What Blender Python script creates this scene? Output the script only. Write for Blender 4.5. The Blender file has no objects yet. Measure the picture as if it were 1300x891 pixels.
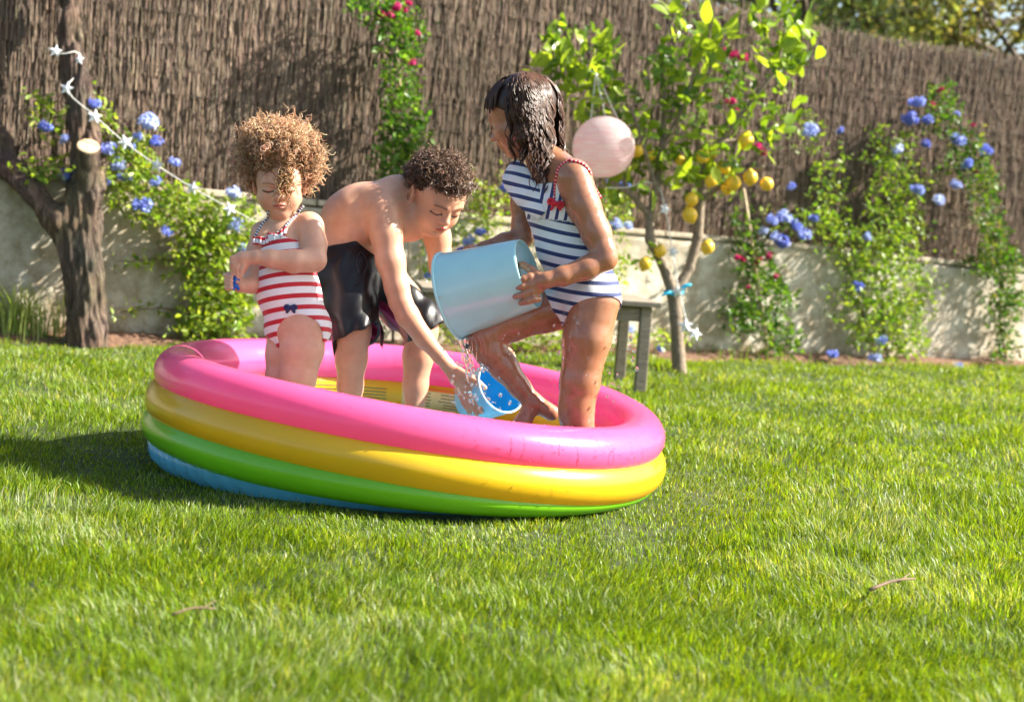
import bpy, math, random
import numpy as np
from mathutils import Vector, Matrix, Euler
random.seed(7); RNG = np.random.default_rng(11)
rad = math.radians
SC = bpy.context.scene; COL = SC.collection

# ---------------------------------------------------------------- camera
FPX = 1950.0; CX, CY = 650.0, 445.5; HC = 0.875
PITCH, ROLL = rad(4.71), rad(4.13)
CF = np.array([0, math.cos(PITCH), -math.sin(PITCH)])
_U0 = np.array([0, math.sin(PITCH), math.cos(PITCH)]); _R0 = np.array([1.0, 0, 0])
CR = math.cos(ROLL) * _R0 + math.sin(ROLL) * _U0
CU = -math.sin(ROLL) * _R0 + math.cos(ROLL) * _U0
CP = np.array([0, 0, HC])
cam = bpy.data.cameras.new('camera'); camo = bpy.data.objects.new('camera', cam); COL.objects.link(camo)
cam.sensor_width = 36; cam.lens = 36 * FPX / 1300; cam.clip_end = 400; cam.clip_start = 0.05
camo.matrix_world = Matrix(((CR[0], CU[0], -CF[0], CP[0]), (CR[1], CU[1], -CF[1], CP[1]), (CR[2], CU[2], -CF[2], CP[2]), (0, 0, 0, 1)))
cam.dof.use_dof = True; cam.dof.focus_distance = 4.8; cam.dof.aperture_fstop = 3.0
SC.camera = camo

# ---------------------------------------------------------------- sky, sun, exposure
SUN_AZ, SUN_EL = rad(5), rad(37)      # azimuth from +X towards +Y
w = bpy.data.worlds.new('World'); SC.world = w; w.use_nodes = True
nt = w.node_tree; bg = nt.nodes['Background']
sky = nt.nodes.new('ShaderNodeTexSky'); sky.sky_type = 'NISHITA'; sky.sun_disc = False
sky.sun_elevation = SUN_EL; sky.sun_rotation = rad(90) - SUN_AZ
sky.air_density = 1.0; sky.dust_density = 2.5; sky.ozone_density = 1.0
nt.links.new(sky.outputs[0], bg.inputs[0]); bg.inputs[1].default_value = 0.08
sun = bpy.data.lights.new('sun', 'SUN'); suno = bpy.data.objects.new('sun', sun); COL.objects.link(suno)
sun.energy = 5.0; sun.angle = rad(0.6); sun.color = (1.0, 0.93, 0.82)
SV = Vector((math.cos(SUN_EL) * math.cos(SUN_AZ), math.cos(SUN_EL) * math.sin(SUN_AZ), math.sin(SUN_EL)))
suno.rotation_euler = SV.to_track_quat('Z', 'Y').to_euler(); suno.location = (6, 4, 8)
SC.view_settings.view_transform = 'Standard'; SC.view_settings.look = 'None'
SC.view_settings.exposure = 1.7; SC.view_settings.gamma = 1.0
SC.cycles.use_denoising = True
SC.cycles.max_bounces = 8; SC.cycles.transparent_max_bounces = 8

# ---------------------------------------------------------------- pixel -> place
def ray(x, y):
    return CF + CR * (x - CX) / FPX - CU * (y - CY) / FPX
def P(x, y, d):
    return CP + d * ray(x, y)
def G(x, y, z=0.0):
    r = ray(x, y); return CP + r * ((z - HC) / r[2])
WA, WB = G(0, 429), G(1300, 464)
WD = (WB - WA) / np.linalg.norm(WB - WA); WN = np.array([WD[1], -WD[0], 0.0])   # wall direction, normal to the garden
def W(x, y, off=0.0):                 # the ray's point on the wall's face moved `off` metres into the garden
    r = ray(x, y); return CP + r * (((WA + WN * off - CP) @ WN) / (r @ WN))
def along(p): return float((np.asarray(p) - WA) @ WD)

# ---------------------------------------------------------------- objects
ORG = {}
def tag(o, label=None, cat=None, group=None, kind=None):
    if label: o['label'] = label
    if cat: o['category'] = cat
    if group: o['group'] = group
    if kind: o['kind'] = kind
    return o
def thing(name, loc, label, cat, group=None):
    o = bpy.data.objects.new(name, None); COL.objects.link(o); o.location = Vector([float(v) for v in loc])
    o.empty_display_size = 0.05; ORG[o] = np.array(loc, float)
    return tag(o, label, cat, group)
def mesh(name, V, F, m=None, smooth=True, col=None, attrs=None):
    """V (n,3); F list of faces, or an int array (k,3|4)"""
    me = bpy.data.meshes.new(name); V = np.asarray(V, np.float32)
    if isinstance(F, np.ndarray):
        k, n = F.shape
        me.vertices.add(len(V)); me.vertices.foreach_set('co', V.ravel())
        me.loops.add(k * n); me.loops.foreach_set('vertex_index', F.astype(np.int32).ravel())
        me.polygons.add(k); me.polygons.foreach_set('loop_start', np.arange(0, k * n, n, dtype=np.int32))
        me.polygons.foreach_set('loop_total', np.full(k, n, np.int32)); me.update(calc_edges=True)
    else:
        me.from_pydata(V.tolist(), [], F)
    if smooth: me.polygons.foreach_set('use_smooth', np.ones(len(me.polygons), bool))
    if col is not None:
        a = me.attributes.new('Col', 'FLOAT_COLOR', 'POINT'); c = np.ones((len(V), 4), np.float32); c[:, :3] = col
        a.data.foreach_set('color', c.ravel())
    for k_, v_ in (attrs or {}).items():
        a = me.attributes.new(k_, 'FLOAT', 'POINT'); a.data.foreach_set('value', np.asarray(v_, np.float32))
    if m: me.materials.append(m)
    me.update(); return me
def obj(name, V, F, m, parent=None, smooth=True, col=None, attrs=None, kind=None):
    """one mesh object; V in world metres. A child keeps its vertices relative to its thing's origin."""
    V = np.asarray(V, float)
    if parent is not None: V = V - ORG[parent]
    o = bpy.data.objects.new(name, mesh(name, V, F, m, smooth, col, attrs)); COL.objects.link(o)
    if parent is not None: o.parent = parent; ORG[o] = ORG[parent]
    else: ORG[o] = np.zeros(3)
    if kind: o['kind'] = kind
    return o
def place(name, me, M, parent):       # a piece that shares mesh data
    o = bpy.data.objects.new(name, me); COL.objects.link(o); o.parent = parent
    M = M.copy(); M.translation = M.translation - Vector(ORG[parent]); o.matrix_local = M
    return o
def merge(parts):
    Vs, Fs, n = [], [], 0
    for V, F in parts:
        Vs.append(np.asarray(V, float)); Fs += [tuple(i + n for i in f) for f in F]; n += len(V)
    return np.concatenate(Vs), Fs
def tube(pts, r, sides=8, cap=True):
    pts = np.asarray(pts, float); n = len(pts); r = np.broadcast_to(np.asarray(r, float), (n,))
    t = np.gradient(pts, axis=0); t /= np.linalg.norm(t, axis=1)[:, None] + 1e-12
    up = np.array([0.31, 0.52, 0.79]); V = []
    a = np.cross(t[0], up); a /= np.linalg.norm(a)
    for i in range(n):
        a = a - t[i] * (a @ t[i]); a /= np.linalg.norm(a) + 1e-12; b = np.cross(t[i], a)
        for k in range(sides):
            q = 2 * math.pi * k / sides; V.append(pts[i] + r[i] * (math.cos(q) * a + math.sin(q) * b))
    F = [(i * sides + k, i * sides + (k + 1) % sides, (i + 1) * sides + (k + 1) % sides, (i + 1) * sides + k) for i in range(n - 1) for k in range(sides)]
    if cap: F += [tuple(range(sides))[::-1], tuple(range((n - 1) * sides, n * sides))]
    return np.array(V), F
def box(c, s, R=None, bev=0.0):
    """box with chamfered edges: centre, full sizes, 3x3 rotation"""
    s = np.asarray(s, float) / 2; bev = min(bev, s.min() * .45)
    V, F = [], []
    if bev <= 0:
        V = [(x, y, z) for x in (-s[0], s[0]) for y in (-s[1], s[1]) for z in (-s[2], s[2])]
        F = [(0, 1, 3, 2), (4, 6, 7, 5), (0, 4, 5, 1), (2, 3, 7, 6), (0, 2, 6, 4), (1, 5, 7, 3)]
    else:
        import bmesh
        bm = bmesh.new(); bmesh.ops.create_cube(bm, size=2)
        for v in bm.verts: v.co = Vector((v.co.x * s[0], v.co.y * s[1], v.co.z * s[2]))
        bmesh.ops.bevel(bm, geom=bm.edges[:], offset=bev, segments=2, affect='EDGES', profile=.6)
        bm.verts.index_update(); V = [tuple(v.co) for v in bm.verts]; F = [tuple(v.index for v in f.verts) for f in bm.faces]; bm.free()
    V = np.array(V, float)
    if R is not None: V = V @ np.asarray(R).T
    return V + np.asarray(c), F
def spline(pts, n):
    pts = np.asarray(pts, float); d = np.r_[0, np.cumsum(np.linalg.norm(np.diff(pts[:, :3], axis=0), axis=1))]
    if len(pts) < 3: return np.array([np.interp(np.linspace(0, d[-1], n), d, pts[:, k]) for k in range(pts.shape[1])]).T
    T = np.linspace(0, d[-1], n); m = np.gradient(pts, d, axis=0); out = []
    for q in T:
        i = min(max(np.searchsorted(d, q) - 1, 0), len(d) - 2); h = d[i + 1] - d[i]; u = (q - d[i]) / h
        out.append((2*u**3 - 3*u**2 + 1) * pts[i] + (u**3 - 2*u**2 + u) * h * m[i] + (-2*u**3 + 3*u**2) * pts[i+1] + (u**3 - u**2) * h * m[i+1])
    return np.array(out)

# ---------------------------------------------------------------- materials
def new_mat(name):
    m = bpy.data.materials.new(name); m.use_nodes = True; t = m.node_tree
    return m, t, t.nodes['Principled BSDF'], t.nodes['Material Output']
def N(t, kind, **kw):
    n = t.nodes.new(kind)
    for k, v in kw.items():
        if k in n.inputs: n.inputs[k].default_value = v
        else: setattr(n, k, v)
    return n
def noise(t, scale, detail=4, rough=.6, vec=None, dist=0.0):
    n = N(t, 'ShaderNodeTexNoise', Scale=scale, Detail=detail, Roughness=rough, Distortion=dist)
    if vec is None:
        tc = N(t, 'ShaderNodeTexCoord'); vec = tc.outputs['Object']
    t.links.new(vec, n.inputs['Vector']); return n
def ramp(t, src, stops):
    r = N(t, 'ShaderNodeValToRGB'); e = r.color_ramp.elements
    while len(e) < len(stops): e.new(.5)
    for i, (p, c) in enumerate(stops):
        e[i].position = p; e[i].color = (*c, 1) if len(c) == 3 else c
    t.links.new(src, r.inputs[0]); return r
def mixc(t, fac, a, b, mode='MIX'):
    m = N(t, 'ShaderNodeMix', data_type='RGBA', blend_type=mode)
    for sock, v in ((m.inputs[0], fac), (m.inputs[6], a), (m.inputs[7], b)):
        if hasattr(v, 'links'): t.links.new(v, sock)
        elif isinstance(v, (tuple, list)): sock.default_value = (*v, 1) if len(v) == 3 else v
        else: sock.default_value = v
    return m.outputs[2]
def bump(t, bsdf, h, strength=.3, dist=.01):
    b = N(t, 'ShaderNodeBump', Strength=strength, Distance=dist); t.links.new(h, b.inputs['Height']); t.links.new(b.outputs[0], bsdf.inputs['Normal']); return b
def simple(name, c, rough=.5, var=.15, scale=20., bmp=0., bdist=.003, **kw):
    """one colour with procedural variation"""
    m, t, b, o = new_mat(name); n = noise(t, scale)
    d = tuple(max(0, v * (1 - var)) for v in c); l = tuple(min(1, v * (1 + var)) for v in c)
    r = ramp(t, n.outputs['Fac'], [(.3, d), (.7, l)]); t.links.new(r.outputs[0], b.inputs['Base Color'])
    b.inputs['Roughness'].default_value = rough
    for k, v in kw.items(): b.inputs[k.replace('_', ' ')].default_value = v
    if bmp: bump(t, b, n.outputs['Fac'], bmp, bdist)
    return m
def leaf_mat(name, rough=.4, trans=.45, tint=(1.3, 1.25, .45), spec=.5):
    """leaf colour from the Col attribute; light also passes through the blade"""
    m, t, b, o = new_mat(name); a = N(t, 'ShaderNodeAttribute', attribute_name='Col')
    t.links.new(a.outputs['Color'], b.inputs['Base Color']); b.inputs['Roughness'].default_value = rough
    b.inputs['Specular IOR Level'].default_value = spec
    tr = N(t, 'ShaderNodeBsdfTranslucent'); t.links.new(mixc(t, 1.0, a.outputs['Color'], tint, 'MULTIPLY'), tr.inputs[0])
    mx = N(t, 'ShaderNodeMixShader'); mx.inputs[0].default_value = trans
    t.links.new(b.outputs[0], mx.inputs[1]); t.links.new(tr.outputs[0], mx.inputs[2]); t.links.new(mx.outputs[0], o.inputs[0]); return m
MLEAF = leaf_mat('leaf_blade'); MGLOSS = leaf_mat('glossy_leaf', .32, .52, (1.3, 1.2, .4), .5); MPETAL = leaf_mat('petal', .6, .35, (1, 1, 1), .2)

def leaves(c, d, L, W_, col, fold=.25, droop=.0, rng=RNG):
    """many folded leaves: base points c, directions d, lengths, widths, colours -> V, F (tris), C"""
    n = len(c); d = d / (np.linalg.norm(d, axis=1)[:, None] + 1e-9)
    u = rng.normal(size=(n, 3)); s = np.cross(d, u); s /= np.linalg.norm(s, axis=1)[:, None] + 1e-9
    nn = np.cross(s, d); L = np.broadcast_to(L, n)[:, None]; W_ = np.broadcast_to(W_, n)[:, None]
    tip = c + d * L - nn * L * droop
    v = np.stack([c, c + d * L * .35 + s * W_ * .42 + nn * W_ * fold, c + d * L * .70 + s * W_ * .40 + nn * W_ * fold * .6, tip,
                  c + d * L * .70 - s * W_ * .40 + nn * W_ * fold * .6, c + d * L * .35 - s * W_ * .42 + nn * W_ * fold, c + d * L * .5], 1)
    base = (np.arange(n) * 7)[:, None, None]
    f = np.array([(0, 6, 1), (1, 6, 2), (2, 6, 3), (3, 6, 4), (4, 6, 5), (5, 6, 0)])[None] + base
    return v.reshape(-1, 3), f.reshape(-1, 3), np.repeat(col, 7, 0)
def pick(cols, n, jit=.15, rng=RNG):
    c = np.array(cols)[rng.integers(0, len(cols), n)]
    return np.clip(c * (1 + rng.normal(0, jit, (n, 1))) * (1 + rng.normal(0, jit * .3, (n, 3))), .002, .95)
# ================================================================ lawn
m, t, b, o = new_mat('lawn_soil'); n1 = noise(t, 3.0, 6); n2 = noise(t, 60, 4)
r = ramp(t, n1.outputs['Fac'], [(.3, (.035, .055, .012)), (.7, (.07, .10, .022))])
t.links.new(mixc(t, .35, r.outputs[0], n2.outputs['Color'], 'MULTIPLY'), b.inputs['Base Color']); b.inputs['Roughness'].default_value = .95
bump(t, b, n2.outputs['Fac'], .6, .02)
def gz(x, y):
    return .012 * np.sin(x * 1.7 + .6) * np.sin(y * 1.3) + .008 * np.sin(x * 4.1 + y * 2.3) + .004 * np.sin(x * 9 - y * 7)
gx = np.r_[np.linspace(-60, -8, 14), np.linspace(-7, 9, 81), np.linspace(10, 70, 14)]; gy = np.r_[np.linspace(-30, 0, 8), np.linspace(.5, 16, 80), np.linspace(17, 120, 14)]
XX, YY = np.meshgrid(gx, gy, indexing='ij'); ZZ = gz(XX, YY); nx, ny = XX.shape
I = np.arange(nx * ny).reshape(nx, ny)
Fq = np.stack([I[:-1, :-1], I[1:, :-1], I[1:, 1:], I[:-1, 1:]], -1).reshape(-1, 4)
obj('lawn', np.stack([XX, YY, ZZ], -1).reshape(-1, 3), Fq, m, kind='structure')

# grass: every blade is a small bent strip, in one object
POOL = P(523, 520, 5.25); POOL[2] = 0
def vnoise(x, y, s, seed):
    r = np.random.default_rng(seed); g = r.random((64, 64)); x = x * s; y = y * s
    i = np.floor(x).astype(int); j = np.floor(y).astype(int); u = x - i; v = y - j; u = u*u*(3-2*u); v = v*v*(3-2*v)
    q = lambda a, b_: g[a % 64, b_ % 64]
    return (q(i, j)*(1-u)+q(i+1, j)*u)*(1-v) + (q(i, j+1)*(1-u)+q(i+1, j+1)*u)*v
def grass():
    n = 470000
    d = np.exp(RNG.uniform(math.log(2.35), math.log(16.5), n)); u = RNG.uniform(-.42, .42, n)
    x = u * d; y = d
    keep = (((np.stack([x, y], 1) - WA[:2]) @ WN[:2]) > .03) & (np.hypot(x - POOL[0], y - POOL[1]) > .80)
    tall = vnoise(x, y, 2.2, 1); clump = vnoise(x, y, 9., 2); dry = vnoise(x, y, 3.1, 3) * .6 + vnoise(x, y, 11, 4) * .4
    keep &= RNG.random(n) < (.45 + .75 * clump)
    x, y, d, tall, clump, dry = [a[keep] for a in (x, y, d, tall, clump, dry)]; n = len(x)
    z = gz(x, y) - .004
    H = (.022 + .030 * tall + .020 * clump) * RNG.uniform(.55, 1.35, n)
    H *= .74 * (1 - 0.42 * np.clip((1.30 - np.hypot(x - POOL[0], y - POOL[1])) / .25, 0, 1))
    Wd = .0011 + .00046 * d * RNG.uniform(.7, 1.3, n)
    a = RNG.uniform(0, 2 * math.pi, n); la = a + RNG.normal(0, .6, n) + 1.5; lean = H * RNG.uniform(.1, .95, n)
    # wind-combed patches share a lean direction
    pa = vnoise(x, y, 2.6, 5) * 9; mixd = RNG.random(n) < .6; la = np.where(mixd, pa + RNG.normal(0, .5, n), la)
    sx, sy = np.cos(a) * Wd / 2, np.sin(a) * Wd / 2; lx, ly = np.cos(la) * lean, np.sin(la) * lean
    B = np.stack([x, y, z], 1); s = np.stack([sx, sy, 0 * sx], 1); l = np.stack([lx, ly, 0 * lx], 1); hz = np.stack([0 * H, 0 * H, H], 1)
    V = np.stack([B - s, B + s, B + l * .28 + hz * .6 - s * .8, B + l * .28 + hz * .6 + s * .8, B + l + hz * np.where(lean > H * .8, .86, 1.0)[:, None]], 1)
    k = (np.arange(n) * 5)[:, None]
    F = np.concatenate([k + np.array([[0, 1, 3]]), k + np.array([[0, 3, 2]]), k + np.array([[2, 3, 4]])])
    c = pick([(.118, .20, .009), (.155, .25, .013), (.21, .31, .022), (.078, .142, .006)], n, .25)
    pale = RNG.random(n) < np.clip((dry - .47) * 1.5, .025, .42); c[pale] = pick([(.31, .37, .18), (.43, .48, .31), (.24, .31, .10)], pale.sum(), .15)  # pale blades: dry grass, plus whitish glints put into the colour
    return V.reshape(-1, 3), F, np.repeat(c, 5, 0)
V, F, C = grass()
tag(obj('grass', V, F, leaf_mat('grass_blade', .40, .48, (1.6, 1.4, .25), .35), smooth=False, col=C, kind='stuff'), 'short bright green lawn grass with blades coloured pale for dryness and glints', 'grass')

# soil strip at the foot of the wall
m = simple('bed_soil', (.16, .085, .05), .95, .4, 25, .8, .03)
L0, L1 = along(W(-260, 430)) - 3.0, along(W(1700, 480)); S = np.linspace(L0, L1, 200); V = []; F = []
for i, s in enumerate(S):
    for j, (off, hz) in enumerate(((.30, -.02), (.2, .02), (.08, .045), (-.05, .05))):
        p = WA + WD * s + WN * (off * (1 + .3 * math.sin(s * 3.1))); V.append((p[0], p[1], hz + .012 * math.sin(s * 7 + j)))
    if i: F += [((i - 1) * 4 + j, i * 4 + j, i * 4 + j + 1, (i - 1) * 4 + j + 1) for j in range(3)]
obj('soil_bed', V, F, m, kind='structure')

# ================================================================ wall
m, t, b, o = new_mat('old_render'); tc = N(t, 'ShaderNodeTexCoord').outputs['Object']
n1 = noise(t, 1.6, 8, .65, tc, .4); n2 = noise(t, 9, 8, .7, tc); n3 = noise(t, 55, 6, .7, tc)
r1 = ramp(t, n1.outputs['Fac'], [(.32, (.36, .30, .22)), (.5, (.62, .57, .47)), (.62, (.76, .72, .63))])
r2 = ramp(t, n2.outputs['Fac'], [(.38, (.55, .45, .32)), (.6, (1, 1, 1))])
sx = N(t, 'ShaderNodeSeparateXYZ'); t.links.new(tc, sx.inputs[0])
mr = N(t, 'ShaderNodeMapRange'); t.links.new(sx.outputs['Z'], mr.inputs[0]); mr.inputs[1].default_value = .02; mr.inputs[2].default_value = .28
wob = N(t, 'ShaderNodeMath', operation='ADD'); t.links.new(mr.outputs[0], wob.inputs[0]); t.links.new(n2.outputs['Fac'], wob.inputs[1])
dirt = ramp(t, wob.outputs[0], [(.45, (.45, .33, .22)), (.85, (1, 1, 1))])
c1 = mixc(t, .75, r1.outputs[0], r2.outputs[0], 'MULTIPLY'); t.links.new(mixc(t, .8, c1, dirt.outputs[0], 'MULTIPLY'), b.inputs['Base Color'])
b.inputs['Roughness'].default_value = .92
ad = N(t, 'ShaderNodeMath', operation='ADD'); t.links.new(n2.outputs['Fac'], ad.inputs[0]); t.links.new(n3.outputs['Fac'], ad.inputs[1]); bump(t, b, ad.outputs[0], .7, .02)
def ztop(x, y): return W(x, y)[2]
TOPS = [(along(W(0, 224)), ztop(0, 224)), (along(W(300, 252)), ztop(300, 252)), (along(W(640, 283)), ztop(640, 283)), (along(W(980, 312)), ztop(980, 312)), (along(W(1300, 346)), ztop(1300, 346))]
def wall_h(s): return np.interp(s, [q[0] for q in TOPS], [q[1] for q in TOPS])
S = np.linspace(L0, L1, 260); V = []; F = []; K = 10
for i, s in enumerate(S):
    h = wall_h(s) + .01 * math.sin(s * 2.3) + .006 * math.sin(s * 9)
    prof = [(0, -.1)] + [(.006 * math.sin(s * 3 + q * 2) + .004 * math.sin(s * 11 + q * 5), h * q / 6) for q in range(1, 6)] + [(.012, h - .05), (.02, h - .012), (-.0, h + .006), (-.20, h + .0)]
    for off, z in prof:
        p = WA + WD * s + WN * off; V.append((p[0], p[1], z))
    n_ = len(prof)
    if i: F += [((i - 1) * n_ + j, i * n_ + j, i * n_ + j + 1, (i - 1) * n_ + j + 1) for j in range(n_ - 1)]
wall = thing('garden_wall', WA, 'low weathered cream rendered wall under the brushwood fence', 'wall')
obj('wall_face', V, F, m, wall)
# stone capping pieces along the top
mc = simple('capping', (.42, .36, .27), .9, .3, 14, .6, .01); s = L0; k = 0
while s < L1 - .5:
    ln = .78 + .25 * random.random(); mid = s + ln / 2; h = wall_h(mid); e = WD * (ln - .012); a = (wall_h(s + ln) - wall_h(s)) / ln
    X = WD + np.array([0, 0, a]); X /= np.linalg.norm(X); Y = np.array([-WN[0], -WN[1], 0]); Z = np.cross(X, Y)
    c = WA + WD * mid - WN * .075; c[2] = h + .02
    V, F = box(c, (ln - .012, .215, .036 + .006 * random.random()), np.stack([X, Y, Z], 1), .008); obj('capping', V, F, mc, wall, smooth=False); s += ln

# ================================================================ brushwood fence
FT = [(along(W(x, y, -.1)), W(x, y, -.1)[2]) for x, y in ((700, -26), (870, -2), (960, 16), (1040, 34), (1150, 52), (1300, 74))]
FT = [(L0, FT[0][1] + .12)] + FT
def fence_h(s): return np.interp(s, [q[0] for q in FT], [q[1] for q in FT])
fence = thing('brushwood_fence', WA - WN * .1, 'tall brown brushwood screen fence behind the low wall', 'fence')
m, t, b, o = new_mat('brushwood'); a = N(t, 'ShaderNodeAttribute', attribute_name='Col'); t.links.new(a.outputs['Color'], b.inputs['Base Color']); b.inputs['Roughness'].default_value = .85
def twigs():
    Vs, Fs, Cs = [], [], []; n0 = 0
    nrow = 17
    for row in range(nrow):                                  # overlapping courses of twigs bound by wires
        n = 4600; s = RNG.uniform(L0, L1, n); H = fence_h(s); base = wall_h(s) + .0
        f0 = row / nrow; z0 = base + (H - base) * f0 + RNG.normal(0, .010, n); ln = (H - base) * RNG.uniform(.06, .13, n)
        z1 = np.minimum(z0 + ln, H + RNG.normal(.0, .018, n)); z0 = np.maximum(z0, base - .02); ok = z1 - z0 > .04
        s, z0, z1 = s[ok], z0[ok], z1[ok]; n = len(s)
        off = -.115 + RNG.normal(0, .010, n); lean = RNG.normal(0, .006, n); r = RNG.uniform(.0016, .0034, n)
        p0 = WA[None] + WD[None] * s[:, None] + WN[None] * off[:, None]; p0[:, 2] = z0
        p1 = WA[None] + WD[None] * (s + lean)[:, None] + WN[None] * (off + RNG.normal(0, .008, n))[:, None]; p1[:, 2] = z1
        pm = (p0 + p1) / 2 + WD[None] * RNG.normal(0, .008, n)[:, None] + WN[None] * RNG.normal(.004, .008, n)[:, None]
        q = np.stack([p0, p1], 1); rr = r[:, None, None] * np.array([1, .7])[None, :, None]
        ring = [WD[None, None] * rr * math.cos(g) + WN[None, None] * rr * math.sin(g) for g in (.3, 2.4, 4.5)]
        v = np.stack([q + w_ for w_ in ring], 2).reshape(n, 6, 3)
        f = np.array([(i * 3 + k, i * 3 + (k + 1) % 3, i * 3 + 3 + (k + 1) % 3, i * 3 + 3 + k) for i in range(1) for k in range(3)])
        Fs.append((f[None] + (np.arange(n) * 6)[:, None, None] + n0).reshape(-1, 4)); Vs.append(v.reshape(-1, 3)); n0 += n * 6
        patch = .75 + .5 * vnoise(s, z0, 1.3, 8)
        Cs.append(np.repeat(pick([(.205, .148, .105), (.24, .178, .13), (.165, .118, .083), (.275, .208, .155), (.20, .145, .105)], n, .18) * patch[:, None], 6, 0))
    return np.concatenate(Vs), np.concatenate(Fs), np.concatenate(Cs)
V, F, C = twigs(); obj('brushwood', V, F, m, fence, smooth=False, col=C, kind='stuff')
mb = simple('fence_backing', (.10, .068, .048), .95, .3, 30)
S = np.linspace(L0, L1, 60); V = []; F = []
for i, s in enumerate(S):
    for off in (-.14, -.17):
        for z in (wall_h(s) - .05, fence_h(s) - .05):
            p = WA + WD * s + WN * off; V.append((p[0], p[1], z))
    if i: j = (i - 1) * 4; F += [(j, j + 4, j + 5, j + 1), (j + 2, j + 3, j + 7, j + 6), (j + 1, j + 5, j + 7, j + 3)]
obj('backing', V, F, mb, fence, smooth=False)
mw = simple('rusty_wire', (.08, .06, .045), .8, .3, 40)
for k in range(10):
    f = (k + .6) / 10.3; pts = []
    for s in np.linspace(L0, L1, 150):
        b0 = wall_h(s); p = WA + WD * s + WN * (-.088 + .006 * math.sin(s * 5 + k)); p[2] = b0 + (fence_h(s) - b0) * f + .008 * math.sin(s * 1.7 + k * 2); pts.append(p)
    V, F = tube(pts, .0022, 4); obj('wire', V, F, mw, fence)
mp = simple('fence_post', (.12, .09, .07), .8, .3, 20)
s = L0 + .6
while s < L1:
    p = WA + WD * s - WN * .2; V, F = tube([(p[0], p[1], 0), (p[0], p[1], fence_h(s) - .03)], .03, 8); obj('post', V, F, mp, fence); s += 2.1

# ================================================================ trees beyond the fence
mbark = simple('bark_far', (.12, .09, .06), .9, .35, 12, .7, .02)
def far_tree(x, depth, H, R, seed, label, cols, nleaf=7000, lsize=.12):
    r = np.random.default_rng(seed); p = P(x, 300, depth); p[2] = 0
    root = thing('background_tree', p, label, 'tree', 'trees beyond the fence')
    V, F = tube([p, p + (.1, 0, H * .3), p + (-.1, .1, H * .62), p + (.05, 0, H * .85)], [R * .085, R * .07, R * .045, R * .02], 8)
    parts = [(V, F)]; cl = []
    for k in range(26):
        a = r.uniform(0, 6.28); e = r.uniform(-.25, .95); q = p + np.array([math.cos(a) * R * r.uniform(.35, .95), math.sin(a) * R * r.uniform(.35, .95), H * (.58 + .36 * e)]); cl.append((q, R * r.uniform(.22, .4)))
        z0 = p + np.array([0, 0, H * (.3 + .35 * r.random())]); parts.append(tube(spline([z0, (z0 + q) / 2 + r.normal(0, .12, 3), q], 5), [R * .03, R * .025, R * .02, R * .012, R * .006], 5))
    V, F = merge(parts); obj('trunk', V, F, mbark, root)
    c = []
    for q, rr in cl:
        k = nleaf // len(cl); v = r.normal(size=(k, 3)); v /= np.linalg.norm(v, axis=1)[:, None]; c.append(q + v * rr * (r.random((k, 1)) ** .45) * (1, 1, .75))
    c = np.concatenate(c); d = r.normal(size=c.shape); d[:, 2] -= .4
    V, F, C = leaves(c, d, lsize * r.uniform(.6, 1.3, len(c)), lsize * .55, pick(cols, len(c), .25, r)); obj('crown', V, F, MLEAF, root, smooth=False, col=C, kind='stuff')
ol = [(.22, .27, .09), (.27, .31, .11), (.17, .21, .07), (.30, .30, .14)]
far_tree(1010, 19, 5.6, 2.2, 1, 'loose olive green tree rising beyond the fence', ol)
far_tree(1190, 21, 6.4, 2.6, 2, 'broad dark olive tree beyond the fence', [(.18, .19, .075), (.23, .22, .09), (.15, .15, .06)])
far_tree(1390, 18, 5.8, 2.4, 3, 'brownish green tree beyond the fence, standing past the broad dark one', [(.25, .23, .10), (.20, .19, .075)])
far_tree(840, 24, 6.0, 2.3, 4, 'pale thin tree far beyond the lemon tree and fence', [(.13, .14, .05), (.16, .15, .07)], 4500)
# ================================================================ paddling pool
def vinyl(name, c, tr):
    m, t, b, o = new_mat(name); n = noise(t, 6, 3); n2 = noise(t, 70, 3)
    r = ramp(t, n.outputs['Fac'], [(.3, tuple(v * .93 for v in c)), (.7, c)]); t.links.new(r.outputs[0], b.inputs['Base Color'])
    b.inputs['Roughness'].default_value = .26; b.inputs['Coat Weight'].default_value = .4; b.inputs['Coat Roughness'].default_value = .08
    bump(t, b, n2.outputs['Fac'], .06, .004)
    q = N(t, 'ShaderNodeBsdfTranslucent'); q.inputs[0].default_value = (*tr, 1); mx = N(t, 'ShaderNodeMixShader'); mx.inputs[0].default_value = .32
    t.links.new(b.outputs[0], mx.inputs[1]); t.links.new(q.outputs[0], mx.inputs[2]); t.links.new(mx.outputs[0], o.inputs[0]); return m
MPINK = vinyl('pink_vinyl', (.93, .135, .37), (1, .22, .45)); MYEL = vinyl('yellow_vinyl', (.92, .60, .02), (1, .66, .03))
MGRN = vinyl('green_vinyl', (.24, .66, .02), (.3, .8, .03)); MBLU = vinyl('blue_vinyl', (.16, .58, .88), (.3, .7, .98))
pool = thing('paddling_pool', POOL, 'round inflatable paddling pool with pink, yellow and green rings on the lawn', 'paddling pool')
def bumpf(phi, c, p=1.0): return np.clip(.5 + .5 * np.cos(phi - c), 0, 1) ** p
PHI = np.linspace(0, 2 * math.pi, 361)[:-1]
def ring_params(phi, which):
    low = bumpf(phi, rad(-22), 2.2); lift = bumpf(phi, rad(200), 2.0)
    if which == 'pink':   return .782, .298 - .112 * low + .018 * lift, .084, .076 + 0 * phi
    if which == 'yellow': return .806 - .014 * low, .194 - .106 * low + .030 * lift, .084, .078 - .004 * low
    return .815 - .055 * low, .094 - .062 * low + .046 * lift, .082, .070 - .030 * low
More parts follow.
